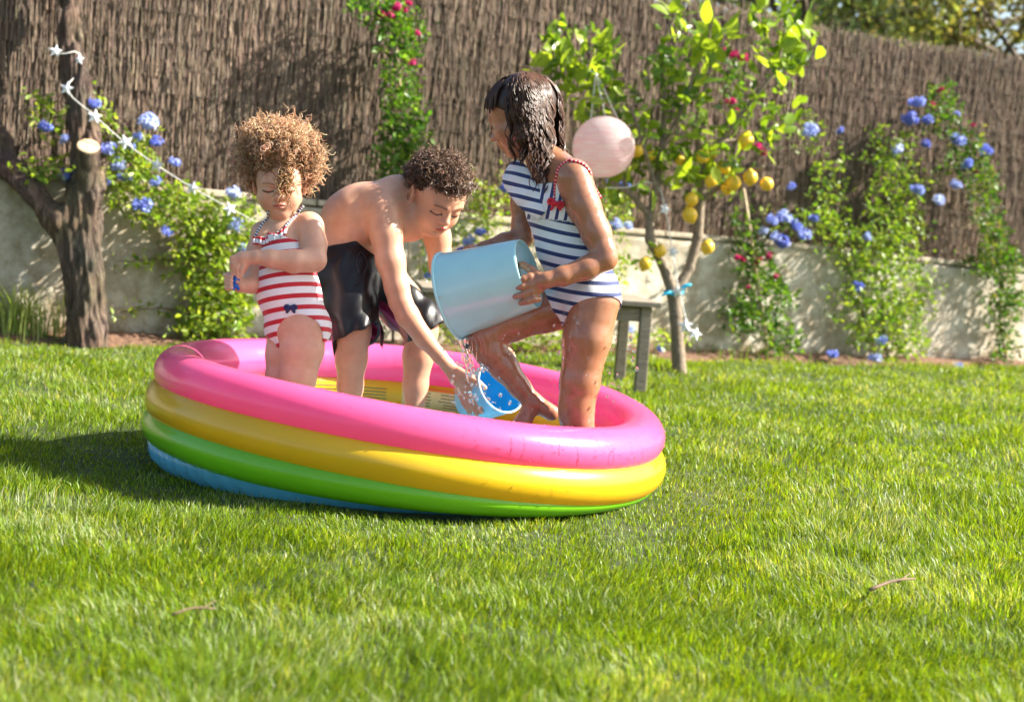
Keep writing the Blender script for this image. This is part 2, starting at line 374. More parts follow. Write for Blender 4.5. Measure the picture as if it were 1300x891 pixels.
def ring(which, m):
    R, zc, rh, rv = ring_params(PHI, which); R = np.broadcast_to(R, PHI.shape); T = np.linspace(0, 2 * math.pi, 41)[:-1]
    r = np.random.default_rng(len(which)); seams = r.uniform(0, 2 * math.pi, 16)
    wr = sum(np.abs(np.sin(PHI * k + r.uniform(0, 6))) ** .5 * a for k, a in ((61, .5), (97, .5), (37, .3)))
    wr = (wr - wr.mean()) * (.35 + .65 * (np.sin(PHI * 3 + 1) > -.2))
    V = np.zeros((len(PHI), len(T), 3))
    for j, tt in enumerate(T):
        w = math.exp(-((tt - math.pi) / .75) ** 2) + .55 * math.exp(-((tt - 5.3) / .35) ** 2) + .4 * math.exp(-((tt - 1.95) / .35) ** 2)   # creases gather at the welded seams
        e = 1 + .034 * wr * w
        rr = R + rh * np.cos(tt) * e; z = zc + rv * np.sin(tt) * e
        for sm in seams[:5]:
            dd = np.abs((PHI - sm + math.pi) % (2 * math.pi) - math.pi); rr = rr - .004 * np.exp(-(dd / .012) ** 2) * (math.cos(tt) < .2)
        V[:, j] = np.stack([POOL[0] + rr * np.cos(PHI), POOL[1] + rr * np.sin(PHI), np.maximum(z, .006)], 1)
    n, k = len(PHI), len(T); I = np.arange(n * k).reshape(n, k); In = np.roll(I, -1, 0)
    F = np.stack([I, In, np.roll(In, -1, 1), np.roll(I, -1, 1)], -1).reshape(-1, 4)
    return obj('ring', V.reshape(-1, 3), F, m, pool)
rp = ring('pink', MPINK); ry = ring('yellow', MYEL); rg = ring('green', MGRN)
tag(rp, 'pink top ring'); tag(ry, 'yellow middle ring'); tag(rg, 'green bottom ring')
# welded seam beads where the rings meet
for (w1, w2, mm) in (('pink', 'yellow', MPINK), ('yellow', 'green', MYEL)):
    R1, z1, h1, v1 = ring_params(PHI, w1); R2, z2, h2, v2 = ring_params(PHI, w2); zz = (z1 - v1 + z2 + v2) / 2; RR = (np.broadcast_to(R1, PHI.shape) + R2) / 2 + .058
    pts = np.stack([POOL[0] + RR * np.cos(PHI), POOL[1] + RR * np.sin(PHI), zz], 1); pts = np.r_[pts, pts[:1]]
    V, F = tube(pts, .004, 6, False); obj('seam', V, F, mm, pool)
# blue floor that bulges below the lifted end
lift = bumpf(PHI, rad(200), 2.0); V = []; F = []; rr_ = np.random.default_rng(5); wv = np.sin(PHI * 84 + 2 * np.sin(PHI * 7)) * .7 + np.sin(PHI * 131 + 1) * .3
prof = [(.0, .016), (.5, .018), (.72, .022), (.80, .03), (.845, .050), (.872, .036), (.866, .014), (.82, .004)]
for j, (r0, z0) in enumerate(prof):
    up = lift * (.052 if 3 < j < 6 else .03 if j in (3, 6) else 0); rr = r0 - (.10 * (1 - bumpf(PHI, rad(205), 7.0)) ** 1.0 if j > 2 else 0) + (.010 * wv * lift if j > 3 else 0)
    V.append(np.stack([POOL[0] + rr * np.cos(PHI), POOL[1] + rr * np.sin(PHI), np.maximum(z0 + up + (.003 * wv * lift if 2 < j < 7 else 0), .004)], 1))
V = np.concatenate(V); n = len(PHI); F = np.array([(j * n + i, j * n + (i + 1) % n, (j + 1) * n + (i + 1) % n, (j + 1) * n + i) for j in range(len(prof) - 1) for i in range(n)])
tag(obj('floor', V, F, MBLU, pool), 'creased blue pool floor')
# printed safety panels on the inside of the yellow ring
mcream = simple('print_cream', (.85, .62, .25), .4, .05, 30); mor = simple('print_orange', (.85, .22, .02), .4, .05, 30); mink = simple('print_ink', (.16, .10, .04), .5, .1, 30)
mpb = simple('print_blue', (.05, .25, .6), .4, .05, 30); mred = simple('print_red', (.6, .05, .02), .4, .1, 30)
def patch(name, ph0, ph1, t0, t1, lift_, m, parent=None):
    a = np.linspace(ph0, ph1, max(2, int(abs(ph1 - ph0) / .02) + 1)); tt = np.linspace(t0, t1, max(2, int(abs(t1 - t0) / .15) + 1)); V = []
    R, zc, rh, rv = ring_params(a, 'yellow')
    for q in tt:
        rr = R + (rh + lift_) * math.cos(q); z = zc + (rv + lift_) * math.sin(q); V.append(np.stack([POOL[0] + rr * np.cos(a), POOL[1] + rr * np.sin(a), z], 1))
    V = np.concatenate(V); k = len(a); F = [(j * k + i, j * k + i + 1, (j + 1) * k + i + 1, (j + 1) * k + i) for j in range(len(tt) - 1) for i in range(k - 1)]
    return obj(name, V, F, m, parent or pool)
pi_ = math.pi; up_, dn = pi_ - .26, pi_ + .85
for (ph0, ph1, head) in ((rad(68), rad(97), mor), (rad(101), rad(112), None), (rad(116), rad(134), None)):
    g = patch('print_panel', ph0, ph1, up_ + .02, dn, .003, mcream if head else MYEL)
    if head: patch('heading', ph0, ph1, up_ - .14, up_ + .02, .0034, mor, g)
    cols = [(ph0 + (ph1 - ph0) * u0, ph0 + (ph1 - ph0) * u1) for u0, u1 in (((.05, .30), (.36, .62), (.68, .95)) if head else ((.06, .94),))]
    rl = random.Random(3)
    for (c0, c1) in cols:
        for k in range(5):
            q = up_ + .12 + k * .16; a0 = c0 + .01 * rl.random(); a1 = c1 - (c1 - c0) * .3 * rl.random()
            if head and k in (1, 2) and c0 == cols[0][0]:
                if k == 1: patch('pictogram', c0 + .03, c0 + .07, q, q + .22, .0036, mpb, g)
                continue
            patch('print_line', a0, a1, q, q + .05, .0036, mink, g)
# water standing in the pool
m, t, b, o = new_mat('pool_water'); n = noise(t, 9, 3, .5); bump(t, b, n.outputs['Fac'], .5, .02)
b.inputs['Base Color'].default_value = (.75, .93, .97, 1); b.inputs['Roughness'].default_value = .03; b.inputs['Transmission Weight'].default_value = .9; b.inputs['IOR'].default_value = 1.33
V = [(POOL[0], POOL[1], .095)]; F = []
for j, r0 in enumerate((.2, .4, .6, .735)):
    for i in range(96):
        a = i * 2 * pi_ / 96; V.append((POOL[0] + r0 * math.cos(a), POOL[1] + r0 * math.sin(a), .095 + .002 * math.sin(9 * a + 20 * r0)))
F += [(0, 1 + i, 1 + (i + 1) % 96) for i in range(96)] + [(1 + j * 96 + i, 1 + (j + 1) * 96 + i, 1 + (j + 1) * 96 + (i + 1) % 96, 1 + j * 96 + (i + 1) % 96) for j in range(3) for i in range(96)]
obj('water', V, F, m, kind='structure')
# ================================================================ smooth solid modelling for bodies
def surface_nets(f, org, h):
    s = f < 0; nx, ny, nz = f.shape
    cnt = sum(s[i:nx-1+i, j:ny-1+j, k:nz-1+k].astype(np.int8) for i in (0, 1) for j in (0, 1) for k in (0, 1))
    act = (cnt > 0) & (cnt < 8); idx = np.argwhere(act); n = len(idx)
    lut = np.full(act.shape, -1, np.int64); lut[act] = np.arange(n)
    off = [(i, j, k) for i in (0, 1) for j in (0, 1) for k in (0, 1)]
    val = np.stack([f[idx[:, 0]+o[0], idx[:, 1]+o[1], idx[:, 2]+o[2]] for o in off], 1)
    acc = np.zeros((n, 3)); num = np.zeros(n)
    for a in range(8):
        for b_ in range(a + 1, 8):
            oa, ob = np.array(off[a]), np.array(off[b_])
            if np.abs(oa - ob).sum() != 1: continue
            va, vb = val[:, a], val[:, b_]; mk = (va < 0) != (vb < 0); t_ = np.where(mk, va / np.where(va == vb, 1, va - vb), 0)
            acc += np.where(mk[:, None], oa + (ob - oa) * t_[:, None], 0); num += mk
    V = (idx + acc / num[:, None]) * h + org; Fs = []
    for ax in range(3):
        sl = [slice(None)] * 3; sh = [slice(None)] * 3; sl[ax] = slice(0, -1); sh[ax] = slice(1, None)
        a, b_ = s[tuple(sl)], s[tuple(sh)]; ch = a != b_; e = np.argwhere(ch); u, v = [q for q in range(3) if q != ax]
        ok = (e[:, u] > 0) & (e[:, v] > 0) & (e[:, u] < f.shape[u] - 1) & (e[:, v] < f.shape[v] - 1); e = e[ok]; ins = a[tuple(e.T)]
        def cell(du, dv):
            q = e.copy(); q[:, u] += du; q[:, v] += dv; return lut[tuple(q.T)]
        q = np.stack([cell(-1, -1), cell(0, -1), cell(0, 0), cell(-1, 0)], 1)
        flip = ins if ax != 1 else ~ins
        q = np.where(flip[:, None], q, q[:, ::-1]); Fs.append(q)
    return V, np.concatenate(Fs)
def rot(y, p, r):
    y, p, r = rad(y), rad(p), rad(r); c, s = math.cos, math.sin
    return np.array([[c(r), -s(r), 0], [s(r), c(r), 0], [0, 0, 1]]) @ np.array([[c(y), 0, s(y)], [0, 1, 0], [-s(y), 0, c(y)]]) @ np.array([[1, 0, 0], [0, c(p), -s(p)], [0, s(p), c(p)]])
class Fig:
    """a figure modelled in a rigid frame of its own: x right, y up, z towards the viewer; units of 1/s metre"""
    def __init__(self, x0, y0, depth): self.x0, self.y0 = x0, y0; self.s = FPX / depth; self.o = P(x0, y0, depth)
    def world(self, V):
        V = np.asarray(V, float); return self.o + (np.outer(V[..., 0].ravel() - self.x0, CR) + np.outer(V[..., 1].ravel() + self.y0, CU) - np.outer(V[..., 2].ravel(), CF)).reshape(V.shape) / self.s
class Field:
    def __init__(self, x0, x1, y0, y1, z0, z1, h):
        self.h = h; self.org = np.array([x0, -y1, z0], float); self.n = [int((b - a) / h) + 1 for a, b in ((x0, x1), (y0, y1), (z0, z1))]
        self.f = np.full(self.n, 25.0, np.float32); self.ax = [(self.org[i] + np.arange(self.n[i]) * h).astype(np.float32) for i in range(3)]
    def copy(self):
        q = object.__new__(Field); q.h, q.org, q.n, q.ax = self.h, self.org, self.n, self.ax; q.f = self.f.copy(); return q
    def sub(self, lo, hi):
        sl = []
        for i in range(3):
            a = max(0, int((lo[i] - self.org[i]) / self.h)); b = min(self.n[i], int((hi[i] - self.org[i]) / self.h) + 2); sl.append(slice(a, max(a, b)))
        X, Y, Z = self.ax[0][sl[0]][:, None, None], self.ax[1][sl[1]][None, :, None], self.ax[2][sl[2]][None, None, :]
        return tuple(sl), X, Y, Z
    def op(self, sl, d, k, cut):
        a = self.f[sl]
        if a.size == 0: return
        if cut:
            d = -d; h = np.maximum(k - np.abs(a - d), 0) / k; self.f[sl] = np.maximum(a, d) + h * h * k * .25
        else:
            h = np.maximum(k - np.abs(a - d), 0) / k; self.f[sl] = np.minimum(a, d) - h * h * k * .25
    def cone(self, a, b, ra, rb, k=5., cut=False, flat=None):
        a = np.array(a, float); b = np.array(b, float); pad = max(ra, rb) * 1.3 + k + 5; sl, X, Y, Z = self.sub(np.minimum(a, b) - pad, np.maximum(a, b) + pad)
        d = b - a; dd = max(float(d @ d), 1e-6); px, py, pz = X - a[0], Y - a[1], Z - a[2]
        t_ = np.clip((px * d[0] + py * d[1] + pz * d[2]) / dd, 0, 1); qx, qy, qz = px - t_ * d[0], py - t_ * d[1], pz - t_ * d[2]; q = qx*qx + qy*qy + qz*qz
        if flat is not None:
            n_, f_ = flat; n_ = np.array(n_, float); n_ /= np.linalg.norm(n_); q = q + (qx*n_[0] + qy*n_[1] + qz*n_[2])**2 * (1/f_**2 - 1)
        self.op(sl, np.sqrt(q) - (ra + (rb - ra) * t_), k, cut)
    def chain(self, pts, k=5., flat=None, cut=False):
        for p, q in zip(pts, pts[1:]): self.cone((p[0], -p[1], p[2]), (q[0], -q[1], q[2]), p[3], q[3], k, cut, flat)
    def ell(self, c, r, R=None, k=5., cut=False):
        c = np.array(c, float); r = np.array(r, float); pad = r.max() + k + 5; sl, X, Y, Z = self.sub(c - pad, c + pad); R = np.eye(3) if R is None else R
        px, py, pz = X - c[0], Y - c[1], Z - c[2]
        q = [(px * R[0, i] + py * R[1, i] + pz * R[2, i]) / r[i] for i in range(3)]
        k0 = np.sqrt(q[0]**2 + q[1]**2 + q[2]**2) + 1e-6; k1 = np.sqrt((q[0]/r[0])**2 + (q[1]/r[1])**2 + (q[2]/r[2])**2) + 1e-6
        self.op(sl, k0 * (k0 - 1) / k1, k, cut)
    def e(self, x, y, z, rx, ry, rz, R=None, k=6., cut=False): self.ell((x, -y, z), (rx, ry, rz), R, k, cut)
    def plane(self, p, n, k=.5):          # keep the side that n points away from
        n = np.array(n, float); n /= np.linalg.norm(n); X, Y, Z = self.ax[0][:, None, None], self.ax[1][None, :, None], self.ax[2][None, None, :]
        d = (X - p[0]) * n[0] + (Y + p[1]) * n[1] + (Z - p[2]) * n[2]; a = self.f; h = np.maximum(k - np.abs(a - d), 0) / k; self.f = np.maximum(a, d) + h * h * k * .25
    def mesh(self): return surface_nets(self.f, self.org, self.h)
    def at(self, p):                      # trilinear-ish lookup (nearest is enough here)
        i = tuple(np.clip(((np.asarray(p)[..., q] - self.org[q]) / self.h).round().astype(int), 0, self.n[q] - 1) for q in range(3)); return self.f[i]
    def front(self, x, y):                # z of the skin facing the viewer at a pixel
        i = int(round((x - self.org[0]) / self.h)); j = int(round((-y - self.org[1]) / self.h)); c = np.nonzero(self.f[i, j] < 0)[0]
        return self.ax[2][c[-1]] if len(c) else None
    def grad(self, p, e=1.5):
        g = np.stack([self.at(p + np.eye(3)[q] * e) - self.at(p - np.eye(3)[q] * e) for q in range(3)], -1); return g / (np.linalg.norm(g, axis=-1, keepdims=True) + 1e-6)

def head(F, c, R, H, ears=(1, 1), es=1.):
    """child's head: cranium, face, nose, lips, lids, ears. Returns local->frame function"""
    C = np.array([c[0], -c[1], c[2]], float)
    def w(p): return C + R @ (np.array(p, float) * H)
    def E(p, r, k, cut=False, RR=None): F.ell(w(p), np.array(r) * H, R if RR is None else R @ RR, k * H, cut)
    def K(a, b, ra, rb, k, cut=False): F.cone(w(a), w(b), ra * H, rb * H, k * H, cut)
    E((0, .12, -.06), (.375, .375, .45), .02)
    E((0, .12, .15), (.30, .27, .25), .15)
    E((0, -.14, .10), (.30, .33, .30), .12)
    for s in (-1, 1):
        E((s * .165, -.17, .20), (.14, .14, .15), .12)
        K((s * .25, -.20, .02), (s * .06, -.38, .22), .10, .09, .10)
    E((0, -.39, .265), (.10, .075, .085), .07)
    E((0, -.25, .30), (.13, .11, .10), .08)
    for s in (-1, 1):
        E((s * .155, .01, .455), (.10, .06, .07), .07, True)            # eye socket
        E((s * .155, -.012, .335), (.082, .062, .075), .02)             # lid over the eyeball
        K((s * .06, .075, .405), (s * .23, .085, .345), .028, .022, .06)  # brow
    K((0, .04, .40), (0, -.10, .445), .028, .045, .05)
    E((0, -.125, .465), (.05, .043, .048), .03)
    for s in (-1, 1):
        E((s * .05, -.138, .425), (.034, .032, .045), .025)
        E((s * .028, -.168, .455), (.016, .012, .02), .012, True)
    E((0, -.205, .415), (.02, .03, .02), .02, True)
    for s in (-1, 1): E((s * .035, -.242, .400), (.062, .024, .040), .018)
    E((0, -.290, .395), (.075, .028, .036), .018)
    K((-.085, -.262, .40), (0, -.264, .45), .007, .008, .014, True); K((0, -.264, .45), (.085, -.262, .40), .008, .007, .014, True)
    E((0, -.335, .375), (.07, .018, .03), .04, True)
    for s, on in zip((-1, 1), ears):
        if not on: continue
        T = rot(s * 28, 0, -s * 8)
        E((s * (.375 + .012 * es), -.015, -.03), (.036 * es, .130 * es, .080 * es), .022, False, T)
        E((s * (.412 + .016 * es), .01, -.012), (.022 * es, .078 * es, .042 * es), .018, True, T)
        E((s * .385, -.115, -.01), (.028, .038, .032), .02)
    return w
def face_paint(L, base, lip, brow, lash, brow_w=.016):
    """colours of lips, brows and lashes, plus shade painted into recesses, from head-local coordinates L (n,3)"""
    C = np.tile(np.array(base, float), (len(L), 1)); x, y, z = L.T; ax = np.abs(x)
    def lay(m, c):
        nonlocal C; m = np.clip(m, 0, 1)[:, None]; C = C * (1 - m) + np.array(c) * m
    fr = z > .22
    ch = np.exp(-(((ax - .19) / .10)**2 + ((y + .17) / .09)**2)) * fr; lay(ch * .28, (min(1, base[0] * 1.12), base[1] * .80, base[2] * .78))
    lay(np.exp(-((x / .06)**2 + ((y + .13) / .05)**2)) * fr * .3, (min(1, base[0] * 1.05), base[1] * .8, base[2] * .78))
    wl = .085; e = (ax / wl)**2 + ((y + .266 - .012 * (1 - (ax / wl)**2)) / np.where(y > -.264, .034, .042))**2; lay((1.15 - e) * 4 * fr, lip)
    lay(np.exp(-((y + .264) / .007)**2) * (ax < .082) * fr * .8, tuple(v * .35 for v in lip))  # dark parting of the lips, its shade put into the colour
    yb = .088 - 1.3 * (ax - .155)**2 + .06 * (ax - .155); lay(np.exp(-((y - yb) / brow_w)**2) * (ax > .055) * (ax < .245) * (z > .1) * .85, brow)
    yl = -.052 + 2.6 * (ax - .155)**2; lay(np.exp(-((y - yl) / .017)**4) * (ax > .07) * (ax < .25) * (z > .1), lash)
    lay(np.exp(-(((ax - .10) / .018)**2 + ((y + .064) / .010)**2)) * (z > .1) * .7, (.7, .62, .58))
    yc = .028 - 3.0 * (ax - .155)**2; lay(np.exp(-((y - yc) / .010)**2) * (ax > .08) * (ax < .24) * (z > .1) * .4, tuple(v * .45 for v in base))  # lid crease shade painted into the skin colour
    lay(np.exp(-(((ax - .028) / .014)**2 + ((y + .168) / .010)**2)) * fr * .8, tuple(v * .3 for v in base))  # nostril shade painted into the skin colour
    return C
def skin_mat(name, rough=.42, sss=.18, wet=False):
    m, t, b, o = new_mat(name); a = N(t, 'ShaderNodeAttribute', attribute_name='Col'); n = noise(t, 22, 5); n2 = noise(t, 260, 3)
    r = ramp(t, n.outputs['Fac'], [(.3, (.90, .84, .82)), (.7, (1.07, 1.05, 1.04))]); t.links.new(mixc(t, 1., a.outputs['Color'], r.outputs[0], 'MULTIPLY'), b.inputs['Base Color'])
    b.inputs['Roughness'].default_value = rough; b.inputs['Subsurface Weight'].default_value = sss; b.inputs['Subsurface Radius'].default_value = (1, .35, .18); b.inputs['Subsurface Scale'].default_value = .012
    if wet:
        rr = ramp(t, noise(t, 45, 5).outputs['Fac'], [(.42, (.2, .2, .2)), (.6, (.5, .5, .5))]); t.links.new(rr.outputs[0], b.inputs['Roughness']); b.inputs['Coat Weight'].default_value = .35; b.inputs['Coat Roughness'].default_value = .12
    bump(t, b, n2.outputs['Fac'], .12, .002); return m
def hair_mat(name, rough=.38, spec=.5, trans=.2, tint=(1.2, .95, .7)):
    m, t, b, o = new_mat(name); a = N(t, 'ShaderNodeAttribute', attribute_name='Col'); t.links.new(a.outputs['Color'], b.inputs['Base Color']); b.inputs['Roughness'].default_value = rough; b.inputs['Specular IOR Level'].default_value = spec
    tr = N(t, 'ShaderNodeBsdfTranslucent'); t.links.new(mixc(t, 1., a.outputs['Color'], tint, 'MULTIPLY'), tr.inputs[0]); mx = N(t, 'ShaderNodeMixShader'); mx.inputs[0].default_value = trans
    t.links.new(b.outputs[0], mx.inputs[1]); t.links.new(tr.outputs[0], mx.inputs[2]); t.links.new(mx.outputs[0], o.inputs[0]); return m
def strands(paths, r0, r1, cols, sides=3):
    """paths (n,m,3) -> thin tapered tubes in one mesh"""
    n, m_, _ = paths.shape; t_ = np.gradient(paths, axis=1); t_ /= np.linalg.norm(t_, axis=2, keepdims=True) + 1e-9
    up = np.array([.3, .5, .8]); a = np.cross(t_, up); a /= np.linalg.norm(a, axis=2, keepdims=True) + 1e-9; b_ = np.cross(t_, a)
    rr = (np.linspace(0, 1, m_)[None, :, None]**1.5 * (r1 - r0) + r0)
    V = np.stack([paths + rr * (a * math.cos(q) + b_ * math.sin(q)) for q in np.arange(sides) * 2 * math.pi / sides], 2)
    I = np.arange(n * m_ * sides).reshape(n, m_, sides); J = np.roll(I, -1, 2)
    F = np.stack([I[:, :-1], J[:, :-1], J[:, 1:], I[:, 1:]], -1).reshape(-1, 4); return V.reshape(-1, 3), F, np.repeat(cols, m_ * sides, 0)
def curls(base, nrm, L, rad_, turns, m_, rng, wander=.5):
    """helical curls growing from scalp points"""
    n = len(base); d = nrm + rng.normal(0, wander, (n, 3)); d /= np.linalg.norm(d, axis=1)[:, None]
    u = np.cross(d, rng.normal(size=(n, 3))); u /= np.linalg.norm(u, axis=1)[:, None]; v = np.cross(d, u); T = np.linspace(0, 1, m_)
    ph = rng.uniform(0, 6.28, n)[:, None] + T[None] * 6.283 * (turns * rng.uniform(.7, 1.3, n))[:, None] * rng.choice([-1, 1], n)[:, None]
    R_ = (rad_ * rng.uniform(.6, 1.4, n))[:, None] * np.minimum(1, T * 5)[None]
    bend = rng.normal(0, .25, (n, 3)); Ln = np.broadcast_to(L, n)
    return base[:, None] + (d[:, None] * T[None, :, None] + bend[:, None] * (T**2)[None, :, None]) * Ln[:, None, None] + (u[:, None] * np.cos(ph)[..., None] + v[:, None] * np.sin(ph)[..., None]) * R_[..., None]
def stripe_mat(name, c1, c2, duty, rough=.75):
    m, t, b, o = new_mat(name); a = N(t, 'ShaderNodeAttribute', attribute_name='stripe'); fr = N(t, 'ShaderNodeMath', operation='FRACT'); t.links.new(a.outputs['Fac'], fr.inputs[0])
    r = ramp(t, fr.outputs[0], [(0, c1), (duty, c2)]); r.color_ramp.interpolation = 'CONSTANT'; n = noise(t, 30, 4); n2 = noise(t, 500, 2)
    g = ramp(t, n.outputs['Fac'], [(.3, (.92, .92, .92)), (.7, (1, 1, 1))]); t.links.new(mixc(t, 1., r.outputs[0], g.outputs[0], 'MULTIPLY'), b.inputs['Base Color']); b.inputs['Roughness'].default_value = rough
    b.inputs['Sheen Weight'].default_value = .15; b.inputs['Subsurface Weight'].default_value = .1; b.inputs['Subsurface Scale'].default_value = .01
    ad = N(t, 'ShaderNodeMath', operation='ADD'); t.links.new(n.outputs['Fac'], ad.inputs[0]); t.links.new(n2.outputs['Fac'], ad.inputs[1]); bump(t, b, ad.outputs[0], .25, .004); return m
def bow(fig, c, w, h, name, m, parent, tilt=0.):
    """two flattened loops and a knot"""
    V, F = [], []; F_ = Field(c[0] - w - 4, c[0] + w + 4, c[1] - h - 4, c[1] + h + 4, c[2] - 8, c[2] + 8, .8)
    for s in (-1, 1):
        F_.e(c[0] + s * w * .52, c[1] + s * tilt, c[2] + 1, w * .48, h * .55, 2.6, rot(0, 0, -s * 12), 1.); F_.e(c[0] + s * w * .62, c[1] + s * tilt, c[2] + 3, w * .22, h * .2, 2.2, None, 1.5, True)
        F_.chain([(c[0], c[1], c[2], 1.6), (c[0] + s * w * .5, c[1] + h * .85, c[2], 1.9)], 1.)
    F_.e(c[0], c[1], c[2] + 1.5, w * .17, h * .33, 2.8, None, 1.)
    V, F = F_.mesh(); return obj(name, fig.world(V), F, m, parent)
# ================================================================ toddler
def finish_body(fig, F, root, m, paint, hd=None):
    V, Q = F.mesh(); C = paint(V); return obj('body', fig.world(V), Q, m, root, col=C)
def local(V, hw):           # frame -> head-local
    c, R, H = hw; return ((V - np.array([c[0], -c[1], c[2]])) @ R) / H
def near(V, p): return np.linalg.norm(V - np.array([p[0], -p[1], p[2]]), axis=1)
def person(fig, foot, label):
    p = fig.world(np.array([[foot[0], -foot[1], foot[2]]]))[0]; p[2] = .02; return thing('person', p, label, 'person', 'children playing in the paddling pool')

def toddler():
    g = Fig(365, 340, 5.06); R = rot(6, 14, 0); hw = ((355.5, 236, 4), R, 80)
    root = person(g, (378, 595, 0), 'toddler with blond curls in a red and white striped swimsuit holding a blue toy')
    F = Field(284, 428, 192, 612, -62, 74, 1.0)
    # torso
    bl = (math.cos(rad(28)), 0, -math.sin(rad(28)) * -1)
    F.chain([(360, 300, -2, 24), (361, 318, -2, 28), (366, 345, -1, 32), (370, 372, 1, 35), (376, 402, 0, 36)], 6, ((.35, 0, .94), .86))
    F.e(355, 366, 12, 25, 34, 25, None, 16)                   # round belly
    F.e(374, 414, -6, 37, 27, 33, None, 10); F.e(390, 416, -16, 27, 26, 26, None, 10)
    # legs
    F.chain([(387, 416, 6, 29), (384, 445, 8, 27), (379, 480, 10, 22.5), (376, 508, 12, 19.5), (375, 535, 8, 18.5), (374, 572, 4, 12.5), (374, 590, 4, 11)], 7)
    F.chain([(362, 418, -16, 26), (358, 450, -14, 22), (356, 480, -12, 20), (354, 508, -10, 18), (354, 535, -12, 17), (353, 572, -16, 12), (353, 588, -16, 11)], 7)
    for (x, z) in ((374, 4), (353, -16)):
        F.chain([(x + 3, 596, z - 8, 10), (x - 14, 598, z + 24, 9)], 5)
        for q in range(5): F.chain([(x - 20 + q * 4, 599, z + 26 - q, 4), (x - 23 + q * 4.4, 600, z + 34 - abs(q - 1) * 1.5, 3.3)], 1.5)
    torso = F.copy()
    # neck and shoulders
    F.chain([(358, 296, -4, 16), (356, 262, -2, 14)], 8)
    F.chain([(334, 297, 2, 14), (360, 290, -6, 15), (391, 286, -4, 17)], 9)
    # camera-side arm: upper arm down, forearm across the belly
    F.chain([(394, 288, 2, 17.5), (399, 312, 10, 16.5), (402, 330, 18, 14.5)], 6)
    F.chain([(401, 332, 19, 15), (378, 334, 36, 14), (350, 331, 47, 10.5), (335, 330, 50, 8.6)], 5)
    F.chain([(333, 330, 50, 8.2), (318, 331, 51, 9.0)], 4, ((.1, -.2, 1), .8))
    for (kx, ky, mx, my, tx, ty, r) in ((314, 327, 305, 331, 303, 343, 3.0), (314, 331, 306, 338, 306, 350, 3.1), (316, 335, 310, 342, 311, 353, 3.0), (319, 338, 316, 345, 315, 352, 2.7)):
        F.chain([(kx, ky, 52, 4.2), (mx, my, 53, r + .3), (tx, ty, 51, r - .4)], 1.4)
    F.chain([(322, 337, 48, 4.6), (316, 346, 44, 3.6), (311, 353, 42, 3.0)], 2)      # thumb
    # far arm, elbow behind the belly, fist round the toy
    F.chain([(334, 296, 2, 14), (327, 318, 0, 13), (326, 345, 8, 12.5)], 6)
    F.chain([(326, 346, 8, 12.5), (322, 362, 24, 11), (312, 364, 36, 8.6)], 5); F.chain([(311, 363, 37, 8.5), (302, 358, 41, 8.5)], 4)
    for q, (ky, ty) in enumerate(((350, 354), (355, 359), (360, 364), (365, 368))):
        F.chain([(299, ky, 40, 3.8), (297, ky + 2, 47, 3.3), (303, ty, 52, 2.8)], 1.4)
    F.chain([(308, 354, 44, 4), (311, 360, 50, 3)], 2)
    head(F, *hw); w = np.array([355.5, -236, 4])
    base = (.64, .37, .25)
    def paint(V):
        C = face_paint(local(V, hw), base, (.52, .16, .13), (.26, .15, .08), (.05, .03, .02), .014); k = np.exp(-(near(V, (376, 506, 30)) / 18)**2)[:, None] * .3; return C * (1 - k) + np.array((.6, .28, .18)) * k
    finish_body(g, F, root, skin_mat('toddler_skin'), paint)
    # swimsuit
    S = torso; S.chain([(360, 296, -3, 24), (361, 318, -2, 28)], 6, ((.35, 0, .94), .88)); S.f -= 2.0
    S.plane((345, 296, 20), (.30, 1, -.1), 2.); S.chain([(402, 270, 0, 33), (404, 300, 2, 26), (404, 322, 0, 16)], 2, None, True); S.chain([(318, 292, -14, 14), (316, 318, -14, 9)], 2, None, True)
    S.chain([(384, 431, 32, 31), (372, 520, 70, 40)], 2, None, True); S.chain([(345, 447, -8, 22), (335, 520, -10, 34)], 2, None, True)
    S.plane((370, 441, 0), (.15, -1, 0), 3.)
    V, Q = S.mesh(); x, y, z = V[:, 0], -V[:, 1], V[:, 2]; V = V + (S.grad(V)) * (.5 * np.sin(y * .5 + x * .13) * np.exp(-((y - 300) / 22)**2))[:, None]
    st = (y + .14 * (x - 345) - .0011 * (x - 368)**2 + .06 * z - 366.0) / 14.4
    suit = obj('swimsuit', g.world(V), Q, stripe_mat('red_white_stripe', (.55, .012, .025), (.84, .82, .83), .40), root, attrs={'stripe': st})
    mt = stripe_mat('navy_white_cord', (.03, .05, .16), (.8, .8, .82), .5); body = F
    for pts in (((326, 303), (332, 291), (338, 281), (345, 270)), ((364, 290), (371, 281), (379, 271), (387, 262))):
        q = []
        for (x, y) in spline([(a, b_, 0) for a, b_ in pts], 30)[:, :2]:
            zz = body.front(x, y); q.append((x, -y, (zz if zz is not None else 10)))
        q = np.array(q); q[:, 2] = np.convolve(np.r_[q[0, 2], q[:, 2], q[-1, 2]], [.25, .5, .25], 'valid') + .8
        V, Q = tube(q, 1.7, 8); obj('strap', g.world(V), Q, mt, suit, attrs={'stripe': np.repeat(np.arange(30) / 2.6, 8)})
    # gathered frill along the neckline
    V, Q = [], []; n_ = 90
    for i in range(n_):
        u = i / (n_ - 1); x = 324 + 43 * u; yb = 303 - 13 * u + 6 * math.sin(math.pi * u); zz = max((body.front(x, yb) or 8), -2); wv = 1.5 * math.sin(u * 62) + .7 * math.sin(u * 31 + 1)
        for j in range(4): V.append((x + j * .2 * wv * .3, -(yb - 2 + 3.4 * j), zz + 1.6 + .6 * j + wv * (.4 + .35 * j)))
        if i: Q += [((i - 1) * 4 + j, i * 4 + j, i * 4 + j + 1, (i - 1) * 4 + j + 1) for j in range(3)]
